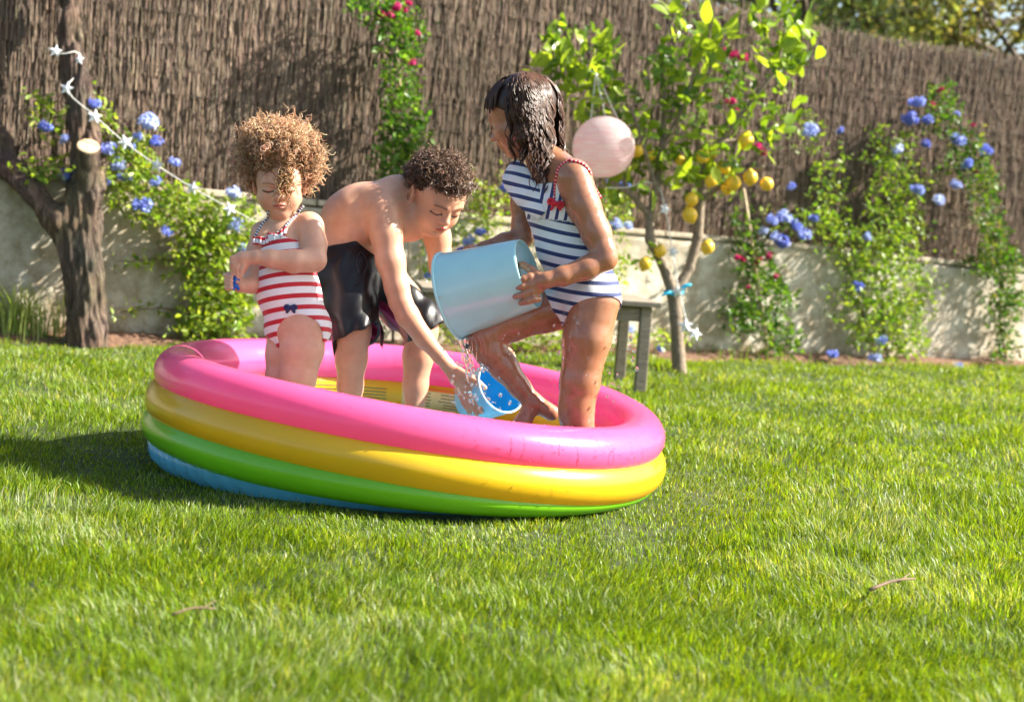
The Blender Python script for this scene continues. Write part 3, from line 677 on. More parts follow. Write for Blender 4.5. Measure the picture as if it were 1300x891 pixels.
    V = np.array(V); fr = obj('frill', g.world(V), Q, bpy.data.materials['red_white_stripe'], suit, attrs={'stripe': np.tile(np.array([.02, .35, .7, 1.1]), n_) + np.repeat((np.sin(np.arange(n_) * .16) * .12), 4)})
    so = fr.modifiers.new('thick', 'SOLIDIFY'); so.thickness = .002
    bow(g, (374, 391, (body.front(374, 391) or 30) + 3), 9, 7, 'bow', simple('navy_ribbon', (.02, .03, .11), .7, .2, 60), suit)
    # hair: a halo of fine curls round the skull
    rng = np.random.default_rng(3); H = 80; n = 9600; v = rng.normal(size=(n * 2, 3)); v /= np.linalg.norm(v, axis=1)[:, None]
    keep = ~((v[:, 2] > .22) & (v[:, 1] < .60)) & (v[:, 1] > -.45) & ~((v[:, 2] > -.2) & (v[:, 1] < -.12)); v = v[keep][:n]; n = len(v)
    bl_ = np.array([0, .12, -.06]) + v * np.array([.375, .375, .45]); base_ = w + (bl_ * H) @ R.T; nr = (v + np.array([0, .30, 0])) @ R.T; nr /= np.linalg.norm(nr, axis=1)[:, None]
    # curls fill the halo: each starts somewhere between the scalp and the outline and wanders
    t_ = rng.random(n) ** .7; out = (8 + 38 * np.clip(v[:, 1] + .2, 0, 1)) * (1 + .10 * np.sin(v[:, 0] * 9 + 1) * np.sin(v[:, 2] * 8) + .06 * rng.normal(size=n))
    start = base_ + nr * (t_ * out)[:, None] * .86; dr = nr * .35 + rng.normal(0, .75, (n, 3)); dr /= np.linalg.norm(dr, axis=1)[:, None]
    pth = curls(start, dr, rng.uniform(10, 19, n), 2.5 * np.ones(n), 2.2 * np.ones(n), 12, rng, .2)
    c = pick([(.66, .47, .29), (.76, .58, .39), (.56, .38, .22), (.45, .28, .15), (.83, .68, .50)], n, .15, rng)
    V, Q, C = strands(pth, .55, .32, c)
    hr = obj('hair', g.world(V), Q, hair_mat('blond_curls', .45, .4, .42, (1.25, 1.05, .8)), root, col=C)
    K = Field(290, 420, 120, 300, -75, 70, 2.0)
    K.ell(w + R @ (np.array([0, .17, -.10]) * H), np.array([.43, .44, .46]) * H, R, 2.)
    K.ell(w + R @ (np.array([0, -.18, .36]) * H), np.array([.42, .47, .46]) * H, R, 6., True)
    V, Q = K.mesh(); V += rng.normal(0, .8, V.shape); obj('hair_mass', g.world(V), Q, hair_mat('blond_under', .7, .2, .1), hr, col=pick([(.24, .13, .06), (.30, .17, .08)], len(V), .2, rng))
    # locks falling over one eye and the forehead
    n = 110; b0 = w + (np.stack([rng.uniform(-.26, .26, n), .36 + rng.normal(0, .03, n), .33 + rng.normal(0, .02, n)], 1) * H) @ R.T
    lock = rng.random(n) < .55; b0[lock] = w + (np.stack([rng.normal(.12, .05, lock.sum()), .34 + 0 * rng.random(lock.sum()), .40 + rng.normal(0, .02, lock.sum())], 1) * H) @ R.T
    dd = np.tile(R @ np.array([.05, -1, .22]), (n, 1)); pth = curls(b0, dd, np.where(lock, rng.uniform(24, 48, n), rng.uniform(8, 16, n)), 1.9 * np.ones(n), np.where(lock, 3.2, 2.), 26, rng, .10)
    V, Q, C = strands(pth, .7, .3, pick([(.46, .28, .13), (.40, .22, .10), (.55, .36, .18)], n, .15, rng)); obj('fringe', g.world(V), Q, bpy.data.materials['blond_curls'], hr, col=C)
    # toy in the fist: a small animal figure
    tp = g.world(np.array([[308, -361, 47]]))[0]; T = Field(296, 320, 346, 376, 34, 60, .7)
    T.e(307.5, 361, 48, 3.6, 7, 3.6, None, 2.); T.e(309, 353.5, 48.5, 4.0, 3.6, 3.6, None, 2.)
    for (x, y) in ((306, 350.5), (312, 350.5)): T.e(x, y, 48.5, 1.5, 1.7, 1.3, None, 1.2)
    for (x, y) in ((304.5, 368), (311.5, 367.5)): T.chain([(307.5, 364, 48, 2.2), (x, y + 1, 49, 2.0)], 1.2)
    for (x, y) in ((303.5, 359), (312.5, 358)): T.chain([(307.5, 358, 49, 2.), (x, y, 51, 1.5)], 1.2)
    V, Q = T.mesh(); tag(obj('toy', g.world(V), Q, simple('toy_blue', (.01, .11, .52), .35, .1, 60)), "small blue plastic animal toy in the toddler's hands", 'toy')
toddler()

# ================================================================ boy
def boy():
    g = Fig(490, 340, 5.36); R = rot(36, 34, -4); H = 88; hw = ((553.8, 253, 12), R, H)
    root = person(g, (488, 588, 0), 'boy in black swim shorts bending over to fill a small blue pail')
    F = Field(376, 668, 190, 606, -80, 92, 1.15)
    # torso bent forward, seen on its right flank
    F.chain([(447, 332, 0, 38), (440, 305, 2, 35), (445, 283, 4, 36), (466, 272, 4, 38), (492, 269, 2, 36), (515, 266, 0, 29)], 8)
    F.e(452, 276, 6, 36, 36, 44, rot(0, 0, 35), 14); F.e(488, 272, 2, 36, 36, 50, rot(0, 0, 15), 14)
    F.e(428, 322, -4, 32, 32, 40, None, 12)
    F.e(520, 282, -4, 26, 24, 34, rot(0, 0, -25), 12)                       # chest
    F.chain([(488, 262, 30, 22), (505, 248, 6, 22), (545, 268, -32, 20)], 12)  # shoulder girdle
    F.e(474, 262, 34, 20, 22, 10, rot(0, 0, 25), 9)                          # shoulder blade
    # legs
    F.chain([(438, 345, 22, 35), (446, 385, 38, 27), (454, 418, 46, 20.5), (453, 428, 44, 19.5), (450, 455, 38, 19), (448, 490, 33, 15.5), (447, 540, 30, 11), (447, 572, 28, 10)], 7)
    F.chain([(474, 345, -16, 34), (508, 382, -6, 27), (535, 414, 4, 20.5), (535, 424, 4, 19.5), (531, 452, 0, 19), (527, 490, -4, 15.5), (525, 540, -8, 11), (524, 572, -10, 10)], 7)
    for (x, z) in ((447, 28), (524, -10)):
        F.chain([(x - 5, 578, z - 6, 10), (x + 30, 583, z + 14, 9)], 5)
        for q in range(5): F.chain([(x + 32, 584, z + 8 + q * 4.2, 4), (x + 41 - q * 1.6, 585, z + 9 + q * 4.6, 3.2)], 1.4)
    lower = F.copy()
    # neck, head
    F.chain([(512, 257, 0, 19), (530, 258, 0, 16), (541, 258, 0, 15)], 8); head(F, *hw, es=1.35)
    F.chain([(508, 274, 14, 5), (528, 284, 8, 4)], 8)                        # collar bone
    # near arm
    F.chain([(489, 274, 40, 23), (494, 300, 46, 19.5), (500, 335, 50, 17.5), (508, 368, 52, 14.5), (512, 384, 53, 14)], 7)
    F.chain([(512, 384, 53, 14), (521, 402, 53, 14.2), (541, 430, 48, 11.5), (560, 452, 42, 8.6), (568, 461, 40, 8.4)], 5)
    F.chain([(570, 464, 39, 8.6), (582, 477, 37, 11), (593, 489, 35, 10.5)], 4, ((-.55, .35, .76), .62))
    for (kx, ky, kz, mx, my, mz, tx, ty, tz) in ((602, 488, 38, 609, 500, 41, 614, 514, 42), (598, 493, 35, 605, 507, 38, 612, 521, 39), (592, 497, 32, 599, 511, 35, 606, 524, 36), (586, 498, 30, 591, 511, 32, 597, 522, 33)):
        F.chain([(kx - 4, ky - 4, kz, 4.8), (kx, ky, kz, 4.6), (mx, my, mz, 4.0), (tx, ty, tz, 3.2)], 1.6)
    F.chain([(584, 471, 42, 5.6), (598, 478, 48, 5.0), (609, 486, 51, 4.2), (616, 491, 52, 3.5)], 2.5)
    # far arm
    F.chain([(546, 270, -34, 21), (553, 298, -42, 17), (558, 335, -46, 15), (564, 372, -48, 13), (566, 382, -48, 12.5)], 7)
    F.chain([(566, 382, -48, 12.5), (580, 408, -40, 11.5), (606, 434, -22, 9), (622, 445, -12, 8)], 5); F.chain([(623, 446, -12, 8), (637, 449, -4, 9)], 4)
    for q, (tx, ty, tz) in enumerate(((650, 445, 4), (652, 450, 3), (651, 455, 2), (648, 460, 0))): F.chain([(637, 445 + q * 4, -4, 4.4), (645, 445 + q * 4, 2, 4.0), (tx, ty + 3, tz, 3.3)], 1.5)
    base = (.58, .33, .215)
    def paint(V):
        C = face_paint(local(V, hw), base, (.48, .14, .11), (.075, .04, .025), (.03, .018, .012), .018)
        for p, r_, c, a in (((454, 420, 64), 16, (.55, .27, .17), .4), ((536, 420, 24), 16, (.55, .27, .17), .4), ((511, 388, 66), 12, (.5, .24, .15), .3)):
            k = np.exp(-(near(V, p) / r_)**2)[:, None] * a; C = C * (1 - k) + np.array(c) * k
        return C
    finish_body(g, F, root, skin_mat('boy_skin'), paint)
    # swim shorts
    S = lower; S.f -= 2.
    S.chain([(447, 335, 0, 43), (444, 355, 8, 44)], 10)
    S.chain([(438, 350, 22, 39), (448, 388, 38, 33), (458, 424, 47, 30), (461, 436, 49, 30)], 8)
    S.chain([(475, 350, -14, 38), (508, 382, -4, 32), (538, 410, 5, 28), (545, 419, 6, 27)], 8)
    S.plane((440, 312, 40), (-.22, 1, 0), 2.)
    S.plane((488, 334, 0), (.8, 1, 0), 2.)
    S.chain([(455, 417, 46, 25), (464, 450, 51, 27)], 2, None, True); S.chain([(532, 404, 4, 22), (560, 440, 8, 24)], 2, None, True)
    # hems: cut across each leg, and everything below
    a1 = np.array([.30, -1, .1]); X, Y, Z = S.ax[0][:, None, None], S.ax[1][None, :, None], S.ax[2][None, None, :]
    legs = np.where(X < 487, (X - 455) * .46 + (-Y - 432 - np.clip(45 - Z, -14, 26) * .6) * 1.0, (X - 541) * .52 + (-Y - 422) * .92) .astype(np.float32)
    low = np.maximum(legs, -1e3); S.f = np.maximum(S.f, np.broadcast_to(low, S.f.shape)); S.f = np.maximum(S.f, np.broadcast_to(np.where((X > 479) & (X < 494), -Y - 446 + 0 * Z, -50.), S.f.shape).astype(np.float32))
    V, Q = S.mesh(); x, y, z = V[:, 0], -V[:, 1], V[:, 2]; nr = S.grad(V)
    fold = 1.5 * np.sin((x * .9 + y * .35) * .22 + 2 * np.sin(y * .06)) * np.exp(-((y - 335) / 26)**2) + 1.4 * np.sin(x * .24 - y * .07) * np.exp(-((y - 418) / 24)**2) + .8 * np.sin((x + y) * .13 + np.sin(x * .08) * 2)
    V = V + nr * fold[:, None]
    C = np.tile(np.array([.006, .0065, .008]), (len(V), 1)); inn = (x > 474) & (x < 520) & ((y - 350) > (x - 470) * .75 + 20) & (nr[:, 0] < -.15); C[inn] = (.16, .012, .05)
    st = inn & (np.floor((x - y) / 5.0) % 3 == 0); C[st] = (.35, .06, .16)
    m, t, b, o = new_mat('black_nylon'); a = N(t, 'ShaderNodeAttribute', attribute_name='Col'); t.links.new(a.outputs['Color'], b.inputs['Base Color']); b.inputs['Roughness'].default_value = .40; b.inputs['Specular IOR Level'].default_value = .35
    tc = N(t, 'ShaderNodeTexCoord'); mp_ = N(t, 'ShaderNodeMapping'); mp_.inputs['Scale'].default_value = (1, 1, .35); mp_.inputs['Rotation'].default_value = (.3, .5, .2); t.links.new(tc.outputs['Object'], mp_.inputs[0]); bump(t, b, noise(t, 28, 4, .5, mp_.outputs[0], 1.2).outputs['Fac'], .22, .006)
    sh = obj('swim_shorts', g.world(V), Q, m, root, col=C)
    dz = (S.front(470, 345) or 40)
    for pts in (((463, 322), (470, 335), (466, 352), (459, 364)), ((463, 322), (458, 334), (462, 350))):
        q = np.array([(x_, -y_, (S.front(x_, y_) or dz) + 1.6) for x_, y_ in spline([(a_, b_, 0) for a_, b_ in pts], 14)[:, :2]]); V, Q = tube(q, 1.1, 6); obj('drawstring', g.world(V), Q, m, sh, col=np.tile([.02, .02, .025], (len(V), 1)))
    # short brown curls
    rng = np.random.default_rng(8); w = np.array([553.8, -253, 12]); n = 4200; v = rng.normal(size=(n * 3, 3)); v /= np.linalg.norm(v, axis=1)[:, None]
    keep = ~((v[:, 2] > .15) & (v[:, 1] < .50)) & (v[:, 1] > -.42 - .1 * v[:, 2]) & ~((np.abs(v[:, 0]) > .6) & (v[:, 1] < .1) & (v[:, 2] > -.45)); v = v[keep][:n]; n = len(v)
    bl_ = np.array([0, .12, -.06]) + v * np.array([.38, .38, .455]); base_ = w + (bl_ * H) @ R.T; nr = v @ R.T
    fr = np.clip(v[:, 1] + .3, .3, 1); pth = curls(base_, nr, 15 * rng.uniform(.6, 1.2, n) * (.42 + .58 * fr), 2.9 * np.ones(n), 2.6 * np.ones(n), 12, rng, .5)
    c = pick([(.13, .072, .042), (.17, .098, .06), (.095, .05, .03), (.22, .135, .085)], n, .18, rng); V, Q, C = strands(pth, .85, .4, c)
    hr = obj('hair', g.world(V), Q, hair_mat('brown_curls', .36, .5, .10), root, col=C)
    K = Field(495, 620, 170, 330, -60, 80, 2.0); K.ell(w + R @ (np.array([0, .135, -.075]) * H), np.array([.405, .40, .465]) * H, R, 2.); K.ell(w + R @ (np.array([0, -.16, .38]) * H), np.array([.5, .46, .44]) * H, R, 4., True)
    for s in (-1, 1): K.ell(w + R @ (np.array([s * .4, -.12, .05]) * H), np.array([.14, .25, .25]) * H, R, 3., True)
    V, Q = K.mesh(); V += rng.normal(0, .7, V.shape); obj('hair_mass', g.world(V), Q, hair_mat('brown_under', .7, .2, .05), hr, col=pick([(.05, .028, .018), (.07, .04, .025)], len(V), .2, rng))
    return g
BOY = boy()

# ================================================================ older girl
def girl():
    g = Fig(715, 340, 4.95); R = rot(-114, 14, 4); H = 95; hw = ((662, 149, 0), R, H)
    root = person(g, (725, 628, 14), 'girl with long wet hair in a navy striped swimsuit tipping out a bucket')
    F = Field(586, 800, 88, 652, -86, 96, 1.2)
    fl = (.87, 0, -.5); L_ = np.array([.5, 0, .87])                      # torso faces fl turned: front is to the left
    front = np.array([-.87, 0, .5]); side = np.array([.5, 0, .87])
    F.chain([(702, 236, 0, 43), (712, 268, 0, 44), (724, 305, 0, 42), (734, 335, 2, 44), (741, 370, 2, 47)], 8, (front, .72))
    F.e(708, 262, 6, 40, 42, 42, None, 14); F.e(715, 312, 4, 33, 36, 36, None, 16)
    F.e(755, 375, 0, 30, 34, 44, rot(0, 0, -10), 14)                     # seat
    F.chain([(675, 226, -42, 20), (699, 216, 0, 24), (724, 229, 44, 22)], 12)
    # standing leg
    F.chain([(752, 384, 24, 33), (744, 430, 26, 29.5), (735, 485, 25, 24.5), (731, 513, 23, 21.5), (731, 528, 21, 20.5), (735, 556, 18, 20), (729, 596, 15, 13), (726, 620, 14, 11.5)], 8)
    F.chain([(730, 624, 14, 12), (698, 630, 22, 10)], 5)
    for q in range(5): F.chain([(696, 632, 14 + q * 4.6, 4.4), (686 + abs(q - 3) * 1.4, 633, 13 + q * 5, 3.4)], 1.4)
    # raised leg: thigh to the left, shin back down
    F.chain([(722, 384, -20, 33), (690, 394, -14, 27.5), (650, 408, -4, 24), (617, 424, 2, 21.5)], 8)
    F.chain([(613, 430, 2, 21), (622, 446, 0, 20), (640, 466, -5, 18), (660, 492, -8, 13.5), (676, 510, -9, 11.5)], 6)
    F.chain([(678, 511, -9, 11.5), (700, 524, -10, 10.5)], 6); F.chain([(676, 513, -9, 11), (664, 536, -4, 10), (650, 548, 2, 9)], 6)
    for q in range(5): F.chain([(650, 549, -8 + q * 4.4, 4.2), (641 + q * .8, 556, -8 + q * 5, 3.3)], 1.4)
    F.e(607, 428, 6, 9, 10, 12, None, 7)                                   # kneecap
    torso = F.copy()
    F.chain([(697, 214, 0, 23), (684, 190, 0, 19), (677, 172, 0, 20)], 9); head(F, *hw)
    # near arm
    F.chain([(727, 233, 46, 23), (739, 266, 50, 20), (754, 300, 54, 18), (763, 324, 58, 15.5), (764, 332, 59, 15)], 7)
    F.chain([(764, 332, 59, 15), (742, 344, 64, 14.5), (712, 354, 70, 12), (692, 359, 73, 9.4), (686, 361, 73, 9.2)], 5)
    F.chain([(686, 361, 73, 9.2), (678, 365, 71, 13), (674, 367, 69, 13.5)], 4, ((.35, 0, .94), .55))
    for (kx, ky, mx, my, tx, ty) in ((672, 355, 664, 358, 656, 361), (673, 364, 663, 367, 652, 368.5), (674, 373, 664, 377, 654, 379), (676, 382, 669, 385, 661, 387)):
        F.chain([(kx + 6, ky, 71, 4.6), (kx, ky, 74, 5.0), (mx, my, 76, 4.3), (tx, ty, 71, 3.6)], 1.5)
    F.chain([(683, 354, 72, 5.8), (673, 346, 68, 5.0), (664, 340, 60, 4.2), (660, 338, 54, 3.6)], 2.5)
    # far arm
    F.chain([(672, 228, -46, 20), (663, 255, -50, 14.5), (663, 284, -48, 13), (665, 298, -46, 12.5)], 7)
    F.chain([(665, 298, -46, 12.5), (640, 304, -42, 11), (614, 313, -36, 8.6)], 5); F.chain([(614, 313, -36, 8.6), (600, 318, -33, 8.6)], 4)
    for q, (tx, ty, tz) in enumerate(((588, 320, -18), (592, 317, -16), (597, 315, -15), (602, 314, -14))): F.chain([(597 + q * 2.5, 317, -34, 4.4), (tx - 1, ty - 2, -28, 4.1), (tx + 1, ty + 1, tz, 3.4)], 1.5)
    base = (.36, .165, .09)
    def paint(V):
        C = face_paint(local(V, hw), base, (.30, .09, .07), (.035, .02, .014), (.02, .012, .01), .016)
        for p, r_, a in (((764, 334, 72), 11, .35), ((612, 432, 20), 14, .25)):
            k = np.exp(-(near(V, p) / r_)**2)[:, None] * a; C = C * (1 - k) + np.array((.28, .12, .065)) * k
        tip = np.exp(-(near(V, (655, 370, 74)) / 13)**2)[:, None] * .35; C = C * (1 - tip) + np.array((.42, .20, .13)) * tip; return C
    finish_body(g, F, root, skin_mat('girl_skin', .42, .16, True), paint); body = F
    # swimsuit
    S = torso; S.f -= 2.2
    S.plane((700, 241, 0), (.10, 1, -.08), 2.); S.chain([(730, 215, 52, 30), (738, 252, 56, 26), (740, 276, 62, 17)], 2, None, True); S.chain([(660, 220, -52, 24), (655, 262, -56, 17)], 2, None, True)
    S.plane((780, 262, 0), (.62, 1, 0), 3.)
    S.chain([(757, 413, 36, 40), (742, 470, 40, 60), (725, 640, 30, 90)], 2, None, True)
    S.chain([(684, 412, 0, 28), (655, 440, 10, 46), (610, 470, 20, 70), (640, 590, 0, 90)], 2, None, True); S.chain([(676, 388, -34, 36), (640, 410, -44, 60)], 2, None, True); S.chain([(700, 402, -6, 14), (672, 398, -4, 30), (640, 405, 0, 40)], 2, None, True); S.plane((695, 380, 0), (-1, -.42, 0), 2.)
    S.plane((722, 412, 0), (-.1, -1, 0), 3.)
    V, Q = S.mesh(); x, y, z = V[:, 0], -V[:, 1], V[:, 2]
    st = (y - .10 * (x - 720) + .0020 * (x - 742)**2 - .05 * z) / 14.2 + .1
    MST = stripe_mat('navy_white_stripe', (.022, .04, .15), (.82, .83, .86), .36); up = (y < 283 + .1 * (x - 700)) & (z > 8); st = np.where(up, (x + .2 * y) / 11.5, st)
    suit = obj('swimsuit', g.world(V), Q, MST, root, attrs={'stripe': st})
    # red dotted cords over the near shoulder
    mr = stripe_mat('red_cord', (.55, .01, .03), (.80, .50, .50), .72)
    for pts in (((703, 258), (704, 235), (709, 218), (720, 211)), ((720, 211), (737, 216), (750, 232), (763, 252))):
        q = np.array([(x_, -y_, (body.front(x_, y_) if body.front(x_, y_) is not None else 0) + 1.2) for x_, y_ in spline([(a_, b_, 0) for a_, b_ in pts], 24)[:, :2]])
        q[:, 2] = np.convolve(np.r_[[q[0, 2]] * 2, q[:, 2], [q[-1, 2]] * 2], np.ones(5) / 5, 'valid'); V, Q = tube(q, 1.9, 8); obj('strap', g.world(V), Q, mr, suit, attrs={'stripe': np.repeat(np.arange(24) / 1.7, 8)})
    # broad striped frill standing off the chest
    inner = spline([(657, 204, 4), (668, 214, 22), (678, 233, 34), (690, 251, 40), (697, 268, 42)], 40); outer = spline([(648, 206, -12), (638, 227, 2), (647, 249, 18), (660, 266, 30), (682, 283, 40)], 40)
    V, Q, st = [], [], []
    for i in range(40):
        for j in range(10):
            v = j / 9; p = inner[i] * (1 - v) + outer[i] * v; wv = 2.2 * math.sin(i * .55 + v * 1.3) * v + 5 * math.sin(math.pi * v); V.append((p[0], -p[1], p[2] + wv)); st.append((p[1] - .34 * (p[0] - 650) * (1 if p[1] < 245 else .9)) / 14.0 + .35)
        if i: Q += [((i - 1) * 10 + j, i * 10 + j, i * 10 + j + 1, (i - 1) * 10 + j + 1) for j in range(9)]
    fr = obj('frill', g.world(np.array(V)), Q, MST, suit, attrs={'stripe': st}); so = fr.modifiers.new('thick', 'SOLIDIFY'); so.thickness = .004; so.offset = 0
    bow(g, (704, 263, (body.front(704, 263) or 40) + 5), 11, 9, 'bow', simple('red_ribbon', (.55, .012, .03), .6, .2, 60), suit, 2.)
    # ---- wet hair: strands run over the skull from a parting, then hang
    rng = np.random.default_rng(21); w = np.array([662, -149, 0.]); rk = np.array([.41, .42, .48]) * H; ck = w + R @ (np.array([0, .13, -.06]) * H)
    def run(start, n_steps, step, pull, stiff=.6, lift=1.0, amp=2.2, freq=.30, ph=0.):
        p = start.copy(); n = len(p); out = [p.copy()]; vel = pull.copy()
        for i in range(n_steps):
            q = ((p - ck) @ R) / rk; d = np.linalg.norm(q, axis=1)[:, None]; nrm = (q / rk); nrm /= np.linalg.norm(nrm, axis=1)[:, None]; nrm = nrm @ R.T
            grav = np.array([.05, -1., 0.]); vel = vel * stiff + grav * (1 - stiff); on = d[:, 0] < 1.06
            tv = vel - nrm * np.minimum((vel * nrm).sum(1), 0)[:, None]; v = np.where(on[:, None], vel - nrm * (vel * nrm).sum(1)[:, None], tv); v /= np.linalg.norm(v, axis=1)[:, None] + 1e-6; vel = v
            p = p + v * step; q = ((p - ck) @ R) / rk; d = np.linalg.norm(q, axis=1); ins = d < lift; p[ins] = ck + ((q[ins] / d[ins, None] * lift) * rk) @ R.T
            b_ = body.at(p); bi = b_ < 1.5; gr = body.grad(p); p = np.where(bi[:, None], p + gr * (1.5 - b_)[:, None], p); out.append(p.copy())
        out = np.stack(out, 1); T = np.arange(n_steps + 1); a = amp * np.clip((T - 4) / 14, 0, 1); ph = np.broadcast_to(ph, n)
        out[..., 0] += a * np.sin(T * freq + ph[:, None]); out[..., 2] += a * np.cos(T * freq * 1.1 + ph[:, None]); return out
    Cc = [(.058, .027, .016), (.08, .039, .023), (.115, .06, .036), (.040, .018, .011)]
    parts = []
    # clumps: guide + followers
    def clumps(n, k, gen, steps, step, spread, lift, **kw):
        st_, pl = gen(n); phs = rng.uniform(0, 6.28, n)
        st_ = np.repeat(st_, k, 0) + rng.normal(0, spread, (n * k, 3)); pl = np.repeat(pl, k, 0) + rng.normal(0, .05, (n * k, 3)); ph = np.repeat(phs, k) + rng.normal(0, .15, n * k)
        q = ((st_ - ck) @ R) / rk; q /= np.linalg.norm(q, axis=1)[:, None]; st_ = ck + (q * rk * lift) @ R.T; pth = run(st_, steps, step, pl, lift=lift, ph=ph, **kw)
        gd = pth.reshape(n, k, steps + 1, 3); mean = gd.mean(1, keepdims=True); T = np.linspace(0, 1, steps + 1)[None, None, :, None]; gd = gd * (1 - .90 * T ** .6) + mean * .90 * T ** .6
        parts.append((gd.reshape(n * k, steps + 1, 3), .95, .45))
    def crown(n):       # flow back and down from the crown
        a = rng.uniform(-1, 1, n); z = rng.uniform(-.85, -.10, n); s = np.stack([a * .75, np.sqrt(np.clip(1 - (a * .75)**2 - z**2, .04, 1)), z], 1); pl = np.stack([np.sign(a) * (.4 + .5 * np.abs(a)), -.3 + 0 * a, -1.0 + .2 * rng.normal(size=n)], 1)
        return ck + (s * rk) @ R.T, pl @ R.T
    def sides(n):
        s = np.stack([rng.uniform(.15, .8, n) * rng.choice([1, 1, 1, -1], n), rng.uniform(.35, .8, n), rng.uniform(-.9, -.32, n)], 1); s /= np.linalg.norm(s, axis=1)[:, None]; pl = np.stack([np.sign(s[:, 0]) * .6, -.6 + 0 * s[:, 0], -.75 + .15 * rng.normal(size=n)], 1); return ck + (s * rk) @ R.T, pl @ R.T
    def fringe(n):
        a = rng.uniform(-.55, .75, n); s = np.stack([a, .75 - .2 * np.abs(a), .25 + .1 * rng.normal(size=n)], 1); s /= np.linalg.norm(s, axis=1)[:, None]; pl = np.stack([a * .6, -.25 + 0 * a, .95 + 0 * a], 1); return ck + (s * rk) @ R.T, pl @ R.T
    clumps(92, 10, crown, 36, 3.1, 3.6, 1.05, amp=3.4, freq=.55); clumps(44, 9, sides, 25, 3.0, 3.2, 1.07, amp=3.6, freq=.62); clumps(44, 8, fringe, 12, 2.9, 2.8, 1.08, amp=2.0, freq=.7)
    def longs(n):
        s = np.stack([rng.uniform(.30, .75, n), rng.uniform(-.1, .4, n), rng.uniform(-.9, -.35, n)], 1); s /= np.linalg.norm(s, axis=1)[:, None]; return ck + (s * rk) @ R.T, np.tile(np.array([.25, -1, -.35]), (n, 1)) @ R.T
    clumps(15, 7, longs, 40, 3.1, 1.5, 1.08, amp=3.4, freq=.62)
    def wisps(n):
        s = np.stack([rng.uniform(.6, .85, n), rng.uniform(-.1, .2, n), rng.uniform(-.35, .1, n)], 1); s /= np.linalg.norm(s, axis=1)[:, None]; return ck + (s * rk) @ R.T, np.tile(np.array([.25, -1, -.05]), (n, 1)) @ R.T
    clumps(6, 4, wisps, 22, 3.0, 1.0, 1.08, amp=3.0, freq=.7)
    Vs, Qs, Cs, n0 = [], [], [], 0
    for pth, a, b_ in parts:
        V, Q, C = strands(pth, a, b_, pick(Cc, len(pth), .2, rng)); Vs.append(V); Qs.append(Q + n0); Cs.append(C); n0 += len(V)
    hr = obj('hair', g.world(np.concatenate(Vs)), np.concatenate(Qs), hair_mat('wet_dark_hair', .42, .28, .12), root, col=np.concatenate(Cs))
    K = Field(600, 730, 80, 230, -70, 70, 2.0); K.ell(ck, rk * 1.0, R, 2.); K.ell(w + R @ (np.array([0, -.20, .34]) * H), np.array([.60, .46, .50]) * H, R, 4., True)
    K.ell(w + R @ (np.array([0, -.38, .0]) * H), np.array([.6, .3, .6]) * H, R, 4., True)
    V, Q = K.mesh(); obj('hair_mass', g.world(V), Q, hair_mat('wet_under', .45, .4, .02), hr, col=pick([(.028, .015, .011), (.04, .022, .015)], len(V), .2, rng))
    return g
GIRL = girl()
# ================================================================ bucket and pail
def lathe(fig, a, b, prof, n=64, thick=True):
    """profile (t along the axis a->b, radius) in the figure's frame, t and r in frame units"""
    a = np.array([a[0], -a[1], a[2]], float); b = np.array([b[0], -b[1], b[2]], float); d = (b - a) / np.linalg.norm(b - a); u = np.cross(d, (0, 0, 1.)); u /= np.linalg.norm(u); v = np.cross(d, u); V = []
    for t_, r_ in prof:
        for i in range(n):
            q = 2 * math.pi * i / n; V.append(a + d * t_ + r_ * (u * math.cos(q) + v * math.sin(q)))
    F = [(j * n + i, j * n + (i + 1) % n, (j + 1) * n + (i + 1) % n, (j + 1) * n + i) for j in range(len(prof) - 1) for i in range(n)]
    return fig.world(np.array(V)), F, d, u, v
g = GIRL
A, B = (573, 376, 6), (671, 349, 38)                    # mouth centre, base centre
Lb = math.dist(A, B); org = g.world(np.array([[572, -376, 18]]))[0]
m, t, b, o = new_mat('blue_enamel'); n1 = noise(t, 8, 4); n2 = noise(t, 90, 3); r = ramp(t, n1.outputs['Fac'], [(.3, (.38, .68, .70)), (.7, (.43, .73, .75))]); t.links.new(r.outputs[0], b.inputs['Base Color'])
b.inputs['Roughness'].default_value = .26; b.inputs['Metallic'].default_value = .0; b.inputs['Coat Weight'].default_value = .35; b.inputs['Coat Roughness'].default_value = .1; bump(t, b, n2.outputs['Fac'], .05, .003)
bucket = thing('bucket', org, "pale blue metal bucket tipped on its side in the older girl's hands", 'bucket')
V, F, d_, u_, v_ = lathe(g, A, B, [(Lb - 5, .1), (Lb - 5, 40), (Lb - 4, 41.5), (Lb, 42.2), (Lb + .6, 43.4), (Lb, 44.2), (Lb - 3, 44.6), (Lb * .5, 50), (3, 55.2), (0, 55.6), (0, 54.4), (3, 54), (Lb * .5, 48.8), (Lb - 7, 43.2), (Lb - 6.5, 40), (Lb - 6.5, .1)]); obj('shell', V, F, m, bucket)
tor = []
aa = np.array([A[0], -A[1], A[2]], float)
for i in range(65):
    q = 2 * math.pi * i / 64; tor.append(aa + d_ * .4 + 56 * (u_ * math.cos(q) + v_ * math.sin(q)))
V, F = tube(np.array(tor), 1.9, 10, False); obj('rim', g.world(V), F, m, bucket)
hw_ = []
for i in range(33):                                      # wire handle fallen open under the mouth
    q = math.pi * i / 32; hw_.append(aa + d_ * 6 - d_ * 30 * math.sin(q) * .55 + (v_ * math.cos(q) * 56.5) - u_ * math.sin(q) * 0 + np.array([0, -1, 0]) * math.sin(q) * 26 * 0 + np.array([0, 0, -1]) * math.sin(q) * 46)
V, F = tube(np.array(hw_), 1.1, 8); obj('handle', g.world(V), F, simple('handle_wire', (.55, .55, .56), .3, .1, 50, Metallic=1.), bucket)
g = BOY
